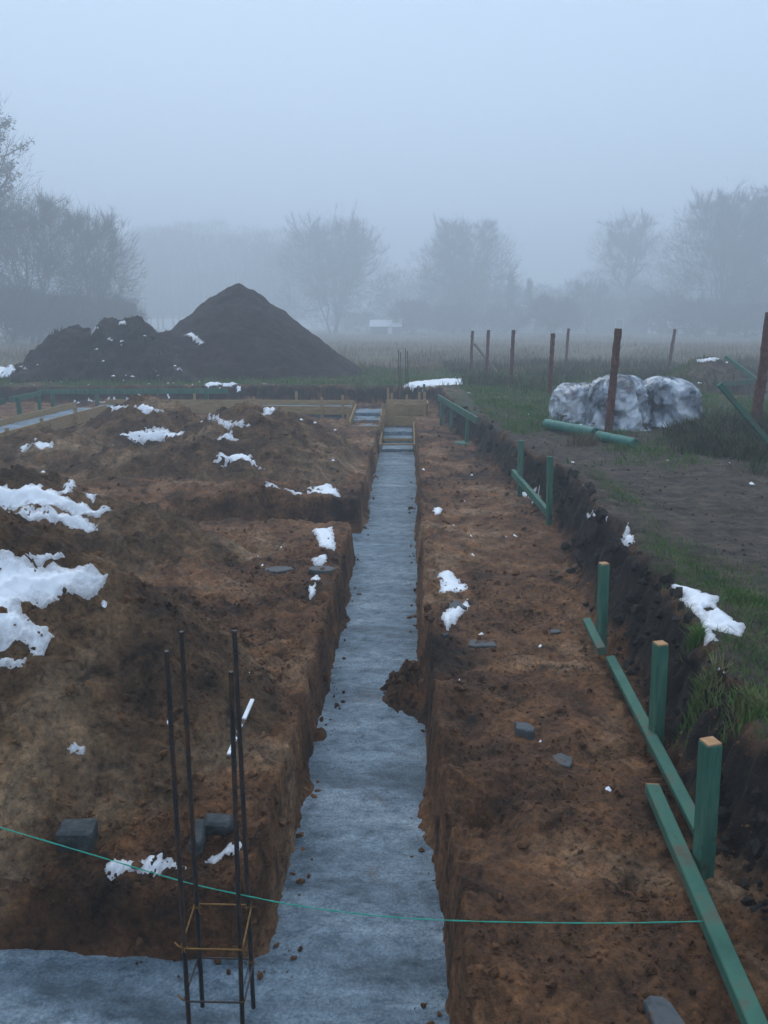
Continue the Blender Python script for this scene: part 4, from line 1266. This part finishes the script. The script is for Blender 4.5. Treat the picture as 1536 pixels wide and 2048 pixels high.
def tuft(px, py, y0, y1, label, n, h, rad, mat, seed):
    (x, y), = hit([(px, py)], y0, y1)
    r = np.random.default_rng(seed)
    xy = np.stack([x + r.normal(0, rad, n), y + r.normal(0, rad, n)], 1)
    o = blades('grass_tuft', None, xy, np.full(n, h), .004, .9, mat, seed, None)
    return tag(o, label, 'grass tuft', 'single grass tufts')
tuft(1405, 1400, 3.2, 5, 'drooping green grass tuft above the nearest stake', 360, .08, .045, 'grass', 41)
tuft(1395, 1285, 3.6, 6, 'green grass tuft under the branching snow patch', 240, .08, .025, 'grass', 42)
tuft(1165, 890, 9, 13, 'straw coloured grass tuft in front of the green roll', 300, .20, .10, 'dry_grass', 43)
tuft(1500, 1420, 2.8, 5, 'lush green grass tuft at the right edge of the bank', 420, .075, .055, 'grass', 44)
tuft(1490, 1205, 4, 7, 'lush green grass tuft above the branching snow patch', 420, .075, .06, 'grass', 45)

# ------------------------------------------------------------------ trees
FAR = 2.75            # metres per unit of the tree table's distances
def ribbons(starts, dirs, lens, width, rs):
    n = len(starts)
    rnd = rs.normal(size=(n, 3))
    side = np.cross(dirs, rnd); side /= np.linalg.norm(side, axis=1, keepdims=True) + 1e-9
    tip = starts + dirs * lens[:, None]
    V = np.stack([starts - side * width, starts + side * width, tip], 1).reshape(-1, 3)
    return V

def tree(name, label, px, Y, top, wpx, stems=1, clear=.25, seed=1, twigs=9000, tw=.012, leafy=0, leaf_mat='leaf', twig_mat='twig', limbs=14, cat='tree', group=None, trunk_r=None, lens_=.8, shape='round', upright=.5, fill=.5):
    Y = Y * FAR; tw = tw * FAR * .8; lens_ = lens_ * FAR * .62
    if trunk_r: trunk_r = trunk_r * FAR
    x0 = D(px, 690, Y).x
    z0 = float(ground(np.array([x0]), np.array([float(Y)]))[0])
    H = D(px, top, Y).z - z0
    rx = wpx / 2 * Y / F
    rs = np.random.default_rng(seed); r = random.Random(seed)
    root = empty(name, (x0, Y, z0), label, cat, group)
    mb = MB()
    tr = trunk_r or H * .016
    zc = H * (clear + 1) / 2; hh = H * (1 - clear) / 2
    ends = []            # (point, direction, length)
    for s in range(stems):
        az = 2 * PI * s / stems + r.uniform(0, 1)
        off = 0 if stems == 1 else rx * r.uniform(.12, .42)
        topp = Vector((math.cos(az) * off, math.sin(az) * off, H * r.uniform(.82, .97)))
        b0 = Vector((math.cos(az) * tr * 1.5 * (stems > 1), math.sin(az) * tr * 1.5 * (stems > 1), -.2))
        sp = []
        for i in range(9):
            f = i / 8
            w = r.uniform(-.05, .05) * rx * (f > 0) * 1.2
            sp.append(Vector((b0.x + (topp.x - b0.x) * f ** 1.3 + w, b0.y + (topp.y - b0.y) * f ** 1.3 + r.uniform(-.05, .05) * rx * (f > 0), b0.z + (topp.z - b0.z) * f)))
        trs = tr / math.sqrt(stems) * 1.15
        mb.tube([p + root.location for p in sp], [trs * (1.25 if i == 0 else 1) * (1 - .88 * i / 8) for i in range(9)], 7)
        for l in range(limbs):
            f = clear + (1 - clear) * ((l + r.random()) / limbs) * .95
            k = min(7.99, f * 8); i = int(k)
            st = sp[i].lerp(sp[i + 1], k - i)
            az2 = az + r.uniform(-1.7, 1.7) if stems > 1 else r.uniform(0, 6.28)
            zt_ = min(st.z + (H - st.z) * r.uniform(.15, upright + .35), H * .90)
            q = max(-1, min(1, (zt_ - zc) / hh))
            if shape == 'cone': er = rx * max(.05, 1 - (zt_ - clear * H) / (H * (1 - clear)))
            else: er = rx * math.sqrt(max(.03, 1 - q * q)) * (1.0 if q > 0 else (1 - .35 * abs(q)))
            er *= r.uniform(.5, .86)
            tg = Vector((math.cos(az2) * er, math.sin(az2) * er, zt_ if shape != 'cone' else st.z - er * .15))
            mid = st.lerp(tg, .5) + Vector((0, 0, -.06 * H * r.uniform(-.3, 1)))
            lp = []
            for i in range(6):
                t = i / 5
                lp.append(st * (1 - t) ** 2 + mid * 2 * t * (1 - t) + tg * t * t + Vector((r.uniform(-1, 1), r.uniform(-1, 1), r.uniform(-1, 1))) * .03 * rx * (t > 0))
            lr = trs * (1 - .8 * f) * .5
            mb.tube([p + root.location for p in lp], [lr * (1 - .85 * i / 5) + .006 for i in range(6)], 5, False)
            ld = (lp[-1] - lp[0])
            for b_ in range(7):
                t = r.uniform(.25, 1)
                k = min(4.99, t * 5); i = int(k)
                s0 = lp[i].lerp(lp[i + 1], k - i)
                d = ld.normalized() * .7 + Vector((r.gauss(0, 1), r.gauss(0, 1), r.gauss(0, 1))) * .6 + Vector((0, 0, .15 if shape != 'cone' else -.1))
                d.normalize()
                L = ld.length * r.uniform(.15, .33) + .2
                bp = [s0, s0 + d * L * .5 + Vector((r.uniform(-1, 1), r.uniform(-1, 1), r.uniform(-1, 1))) * .06 * L, s0 + d * L]
                mb.tube([p + root.location for p in bp], [lr * .35 + .006, lr * .2 + .005, .004], 4, False)
                ends.append((s0, bp[2]))
    adopt(mb.build('trunk', 'bark', smooth=True), root)
    A = np.array([e[0] for e in ends]); B = np.array([e[1] for e in ends])
    idx = rs.integers(0, len(A), twigs); t = rs.uniform(.1, 1.05, twigs)[:, None]
    S = A[idx] * (1 - t) + B[idx] * t
    Dn = (B - A)[idx]; Dn /= np.linalg.norm(Dn, axis=1, keepdims=True) + 1e-9
    Dn = Dn * .7 + rs.normal(size=(twigs, 3)) * .5 + np.array([0, 0, .3 if shape != 'cone' else -.15])
    Dn /= np.linalg.norm(Dn, axis=1, keepdims=True)
    if shape != 'cone' and fill > 0:        # fine twigs fill the crown's rounded volume
        nf = int(twigs * fill)
        q = rs.normal(size=(nf, 3)); q /= np.linalg.norm(q, axis=1, keepdims=True)
        ang = np.arctan2(q[:, 1], q[:, 0])
        rad = rs.uniform(.0, 1, nf) ** .45 * (1 + .22 * fbm(ang * 1.6 + seed, q[:, 2] * 2.2, 3, seed + 5))
        keep = perlin(q[:, 0] * rad * 2.6 + seed, q[:, 2] * rad * 2.6 + q[:, 1] * rad, seed + 7) > -.28
        wz = np.where(q[:, 2] < 0, 1 + .15 * np.abs(q[:, 2]), 1)
        S[:nf] = np.stack([q[:, 0] * rad * rx * .93 * wz, q[:, 1] * rad * rx * .93 * wz, zc + q[:, 2] * rad * hh * .92], 1)
        Dn[:nf] = q * .6 + rs.normal(size=(nf, 3)) * .35 + np.array([0, 0, .5])
        Dn /= np.linalg.norm(Dn, axis=1, keepdims=True)
        sel = np.concatenate([keep, np.ones(twigs - nf, bool)])
        S, Dn = S[sel], Dn[sel]; twigs = len(S)
    V = ribbons(S, Dn, lens_ * rs.uniform(.4, 1.3, twigs), tw * rs.uniform(.6, 1.3, twigs)[:, None], rs)
    V += np.array(root.location)
    adopt(np_mesh('crown', V, np.arange(len(V)).reshape(-1, 3), twig_mat, False, None, 3), root)
    if leafy:
        idx = rs.integers(0, len(A), leafy); t = rs.uniform(.3, 1.2, leafy)[:, None]
        S = A[idx] * (1 - t) + B[idx] * t + rs.normal(size=(leafy, 3)) * .22
        Dn = rs.normal(size=(leafy, 3)); Dn /= np.linalg.norm(Dn, axis=1, keepdims=True)
        V = ribbons(S, Dn, rs.uniform(.14, .30, leafy), .085 * rs.uniform(.6, 1.3, leafy)[:, None], rs) + np.array(root.location)
        adopt(np_mesh('leaves', V, np.arange(len(V)).reshape(-1, 3), leaf_mat, False, None, 3), root)
    return root

tree('leafy_tree', 'tall tree with sparse leaves at the left picture edge', -30, 25, 150, 250, 1, .25, 3, 6000, .007, 9000, limbs=20, upright=.55)
tree('bare_tree', 'spreading bare tree at the left behind the sod mound', 70, 30, 375, 290, 3, .1, 5, 20000, .008, limbs=16, upright=.55, group='bare trees in the fog')
tree('bare_tree', 'low bare tree with reaching branches right of the left spreading tree', 190, 32, 410, 210, 3, .08, 7, 15000, .008, limbs=13, upright=.5, group='bare trees in the fog')
tree('bare_tree', 'round multi-stemmed bare tree right of the earth cone', 668, 62, 428, 245, 4, .02, 9, 52000, .013, limbs=15, upright=.6, group='bare trees in the fog')
tree('bare_tree', 'tall pale tree in the middle behind the starter bars', 932, 62, 430, 225, 3, .03, 11, 46000, .013, limbs=15, upright=.6, group='bare trees in the fog')
tree('conifer', 'small dark conifer right of the tall middle tree', 1018, 60, 530, 75, 1, .02, 13, 9000, .016, 0, twig_mat='conifer', limbs=34, shape='cone', lens_=.5, group='conifers in the fog')
tree('conifer', 'shorter dark conifer at the right side of the first conifer', 1052, 61, 545, 60, 1, .02, 14, 8000, .016, 0, twig_mat='conifer', limbs=30, shape='cone', lens_=.5, group='conifers in the fog')
tree('bare_tree', 'round crowned bare tree on one tall trunk above the dark house', 1248, 64, 420, 155, 1, .38, 15, 22000, .010, limbs=22, upright=.75, trunk_r=.24, group='bare trees in the fog')
tree('bare_tree', 'large dense bare tree behind the right edge post', 1440, 50, 378, 270, 4, .02, 17, 56000, .011, limbs=16, upright=.6, group='bare trees in the fog')
tree('bare_tree', 'dense bare tree cut by the right picture edge', 1585, 48, 345, 250, 3, .02, 19, 36000, .011, limbs=16, upright=.6, group='bare trees in the fog')
k = 0
for (px, Y, top, w, lab) in [(825, 58, 600, 110, 'low grey bush left of the tall middle tree'), (905, 56, 610, 130, 'wide grey bush at the foot of the tall middle tree'), (1010, 57, 610, 120, 'dark bush in front of the conifers'),
                             (1105, 52, 592, 130, 'dark bush between the conifers and the house'), (1175, 60, 560, 120, 'tall bush left of the dark house'), (1320, 55, 590, 130, 'bush right of the dark house'),
                             (1395, 48, 600, 150, 'dark bush under the large dense tree'), (1490, 45, 610, 150, 'dark bush at the right edge of the field'), (715, 75, 625, 120, 'faint low bush right of the multi-stemmed tree'),
                             (20, 28, 575, 190, 'dark bush at the left edge of the field'), (120, 29, 590, 190, 'dark thicket behind the sod mound'), (225, 31, 600, 140, 'thin thicket beside the wood')]:
    k += 1
    tree('bush', lab, px, Y, top, w, 6, .0, 50 + k, 12000, .012, limbs=7, cat='bush', group='bushes along the field edge', trunk_r=.05, lens_=.6, upright=.55)

# far wood: one hazy mass
rs = np.random.default_rng(91)
VV = []; mb = MB()
for i in range(26):
    px = 215 + i * 15 + rs.uniform(-8, 8); Y = rs.uniform(215, 270)
    x0 = D(px, 690, Y).x; H = D(px, 452 + 30 * rs.uniform(-.3, 1) + (abs(px - 420) / 190) ** 3 * 40, Y).z
    mb.tube([(x0, Y, -.3), (x0 + rs.uniform(-.6, .6), Y, H * .5), (x0 + rs.uniform(-1.2, 1.2), Y, H * .95)], [.36, .24, .04], 5, False)
    n = 2600
    h = rs.uniform(.12, 1, n); rr = 7.2 * np.sqrt(np.clip(1 - ((h - .55) / .5) ** 2, .02, 1)) * rs.uniform(.2, 1, n); a = rs.uniform(0, 6.28, n)
    S = np.stack([x0 + rr * np.cos(a), Y + rr * np.sin(a), h * H], 1)
    Dn = np.stack([np.cos(a) * .5, np.sin(a) * .5, np.full(n, .8)], 1) + rs.normal(size=(n, 3)) * .3
    Dn /= np.linalg.norm(Dn, axis=1, keepdims=True)
    VV.append(ribbons(S, Dn, rs.uniform(1.2, 3.2, n), .05 * rs.uniform(.6, 1.2, n)[:, None], rs))
V = np.concatenate(VV)
o = np_mesh('far_wood', V, np.arange(len(V)).reshape(-1, 3), 'twig', False, None, 3)
tag(o, 'pale far wood fading into the fog behind the earth cone', None, None, 'stuff')
o2 = mb.build('trunks', 'bark', smooth=True)
o2.parent = o
tag(o2, None, None, None, 'stuff')
VV = []
for i in range(44):
    px = 770 + i * 19 + rs.uniform(-9, 9); Y = rs.uniform(185, 230)
    x0 = D(px, 690, Y).x; H = D(px, 585 - 45 * rs.uniform(0, 1) ** 2 - 40 * max(0, (px - 1150) / 400), Y).z
    n = 1500
    h = rs.uniform(.0, 1, n); rr = 5.5 * np.sqrt(np.clip(1 - ((h - .42) / .6) ** 2, .02, 1)) * rs.uniform(.2, 1, n); a = rs.uniform(0, 6.28, n)
    S = np.stack([x0 + rr * np.cos(a), Y + rr * np.sin(a), h * H], 1)
    Dn = np.stack([np.cos(a) * .5, np.sin(a) * .5, np.full(n, .7)], 1) + rs.normal(size=(n, 3)) * .35
    Dn /= np.linalg.norm(Dn, axis=1, keepdims=True)
    VV.append(ribbons(S, Dn, rs.uniform(.8, 2.2, n), .06 * rs.uniform(.6, 1.2, n)[:, None], rs))
V = np.concatenate(VV)
o = np_mesh('far_thicket', V, np.arange(len(V)).reshape(-1, 3), 'twig', False, None, 3)
tag(o, 'low grey thicket in the fog along the far side of the field', None, None, 'stuff')

# ------------------------------------------------------------------ houses far behind
def house(label, px, Y, w, d, wall_h, ridge_h, wall, roof, snow_roof=False, wins=(), turn=0.0, name='house', ridge_along=True):
    # the table is written for a nearer picture plane: bring it to the houses' own distance and size
    k = FAR; Y, w, d = Y * k, w * k, d * k
    wall_h, ridge_h = 1.7 + (wall_h - 1.7) * k, 1.7 + (ridge_h - 1.7) * k
    wins = [(a * k, max(.9, 1.7 + (b - 1.7) * k), c * k * .8, e * k * .8, f) for (a, b, c, e, f) in wins]
    x0 = D(px, 690, Y).x
    z0 = float(ground(np.array([x0]), np.array([float(Y)]))[0]) - .05
    root = empty(name, (x0, Y, z0), label, 'house' if name == 'house' else 'shed')
    root.rotation_euler = (0, 0, turn)
    mb = MB()
    hw, hd = w / 2, d / 2
    if ridge_along:
        vs = [(-hw, -hd, 0), (hw, -hd, 0), (hw, hd, 0), (-hw, hd, 0), (-hw, -hd, wall_h), (hw, -hd, wall_h), (hw, hd, wall_h), (-hw, hd, wall_h), (-hw, 0, ridge_h - .05), (hw, 0, ridge_h - .05)]
        fs = [(0, 1, 5, 4), (2, 3, 7, 6), (1, 2, 6, 9, 5), (3, 0, 4, 8, 7)]
    else:
        vs = [(-hw, -hd, 0), (hw, -hd, 0), (hw, hd, 0), (-hw, hd, 0), (-hw, -hd, wall_h), (hw, -hd, wall_h), (hw, hd, wall_h), (-hw, hd, wall_h), (0, -hd, ridge_h - .05), (0, hd, ridge_h - .05)]
        fs = [(0, 1, 5, 8, 4), (2, 3, 7, 9, 6), (1, 2, 6, 5), (3, 0, 4, 7)]
    mb.add(vs, fs); mb.build('wall', wall, root)
    mb = MB(); sn = MB()
    ov = .35
    for s in (-1, 1):
        run = hd if ridge_along else hw
        sl = math.atan2(ridge_h - wall_h, run); L = math.hypot(run, ridge_h - wall_h) + ov
        if ridge_along:
            cpt = Vector((0, s * (run / 2 + ov / 2 * math.cos(sl)), (ridge_h + wall_h) / 2 - ov / 2 * math.sin(sl)))
            M = Matrix.Rotation(-s * sl, 3, 'X'); size = (w + 2 * ov, L, .10)
        else:
            cpt = Vector((s * (run / 2 + ov / 2 * math.cos(sl)), 0, (ridge_h + wall_h) / 2 - ov / 2 * math.sin(sl)))
            M = Matrix.Rotation(s * sl, 3, 'Y'); size = (L, d + 2 * ov, .10)
        mb.box(cpt, size, M)
        sn.box(cpt + M @ Vector((0, 0, .09)), (size[0] * .99, size[1] * .96, .08), M)
    rf = mb.build('roof', roof, root)
    if snow_roof: sn.build('roof_snow', 'snow', rf)
    for (lx, lz, ww, wh, kind) in wins:
        m1 = MB(); m1.box((lx, -hd - .03, lz), (ww, .08, wh)); f = m1.build('door' if kind == 'door' else 'window', 'plaster', root)
        m2 = MB(); m2.box((lx, -hd - .075, lz), (ww * .82, .02, wh * .85)); m2.build('pane', 'glass_pane' if kind == 'dark' else 'snow', f)
house('dark gabled house with two pale openings under the round crowned tree', 1262, 66, 5.4, 7, 2.9, 4.7, 'wall_dark', 'roof_dark', False, [(-1.9, 1.9, .8, 1.0, 'dark'), (.55, 1.7, .9, 1.6, 'pale')], 0, 'house', False)
house('low shed with a bright snowy roof in the middle distance', 772, 58, 2.0, 2.6, 1.62, 2.05, 'wall_dark', 'roof_dark', True, [(.3, 1.3, .4, .8, 'door')], 0, 'shed', True)
house('house with a steep snowy roof side by the conifers', 1020, 60.5, 2.6, 2.4, 1.9, 3.1, 'plaster', 'roof_dark', True, [(-.5, 1.1, .6, .8, 'dark')], .5, 'house', True)
house('ochre house wall half hidden behind the large dense tree', 1478, 60, 3.4, 4, 2.6, 4.0, 'ochre_plaster', 'roof_dark', False, [(-.7, 1.8, .6, .9, 'dark'), (.8, 1.8, .6, .9, 'dark')], .2, 'house', True)
house('small shed with a snow lined roof right of the dark house', 1368, 55, 2.2, 2.2, 1.5, 1.9, 'wall_dark', 'roof_dark', True, [(-.4, 1.3, .4, .8, 'door')], -.2, 'shed', True)

# ------------------------------------------------------------------ fog
m = bpy.data.materials.new('haze')
m.use_nodes = True
nt = m.node_tree.nodes; nt.clear()
out = nt.new('ShaderNodeOutputMaterial'); vol = nt.new('ShaderNodeVolumePrincipled')
vol.inputs['Color'].default_value = (.90, .955, 1.0, 1)
vol.inputs['Density'].default_value = .0082
vol.inputs['Anisotropy'].default_value = .25
m.node_tree.links.new(vol.outputs['Volume'], out.inputs['Volume'])
MATS['haze'] = m
mb = MB()
mb.box((0, 190, 20.5), (720, 580, 45))
hz = mb.build('haze', 'haze')
tag(hz, 'grey blue fog lying over the whole site', None, None, 'stuff')
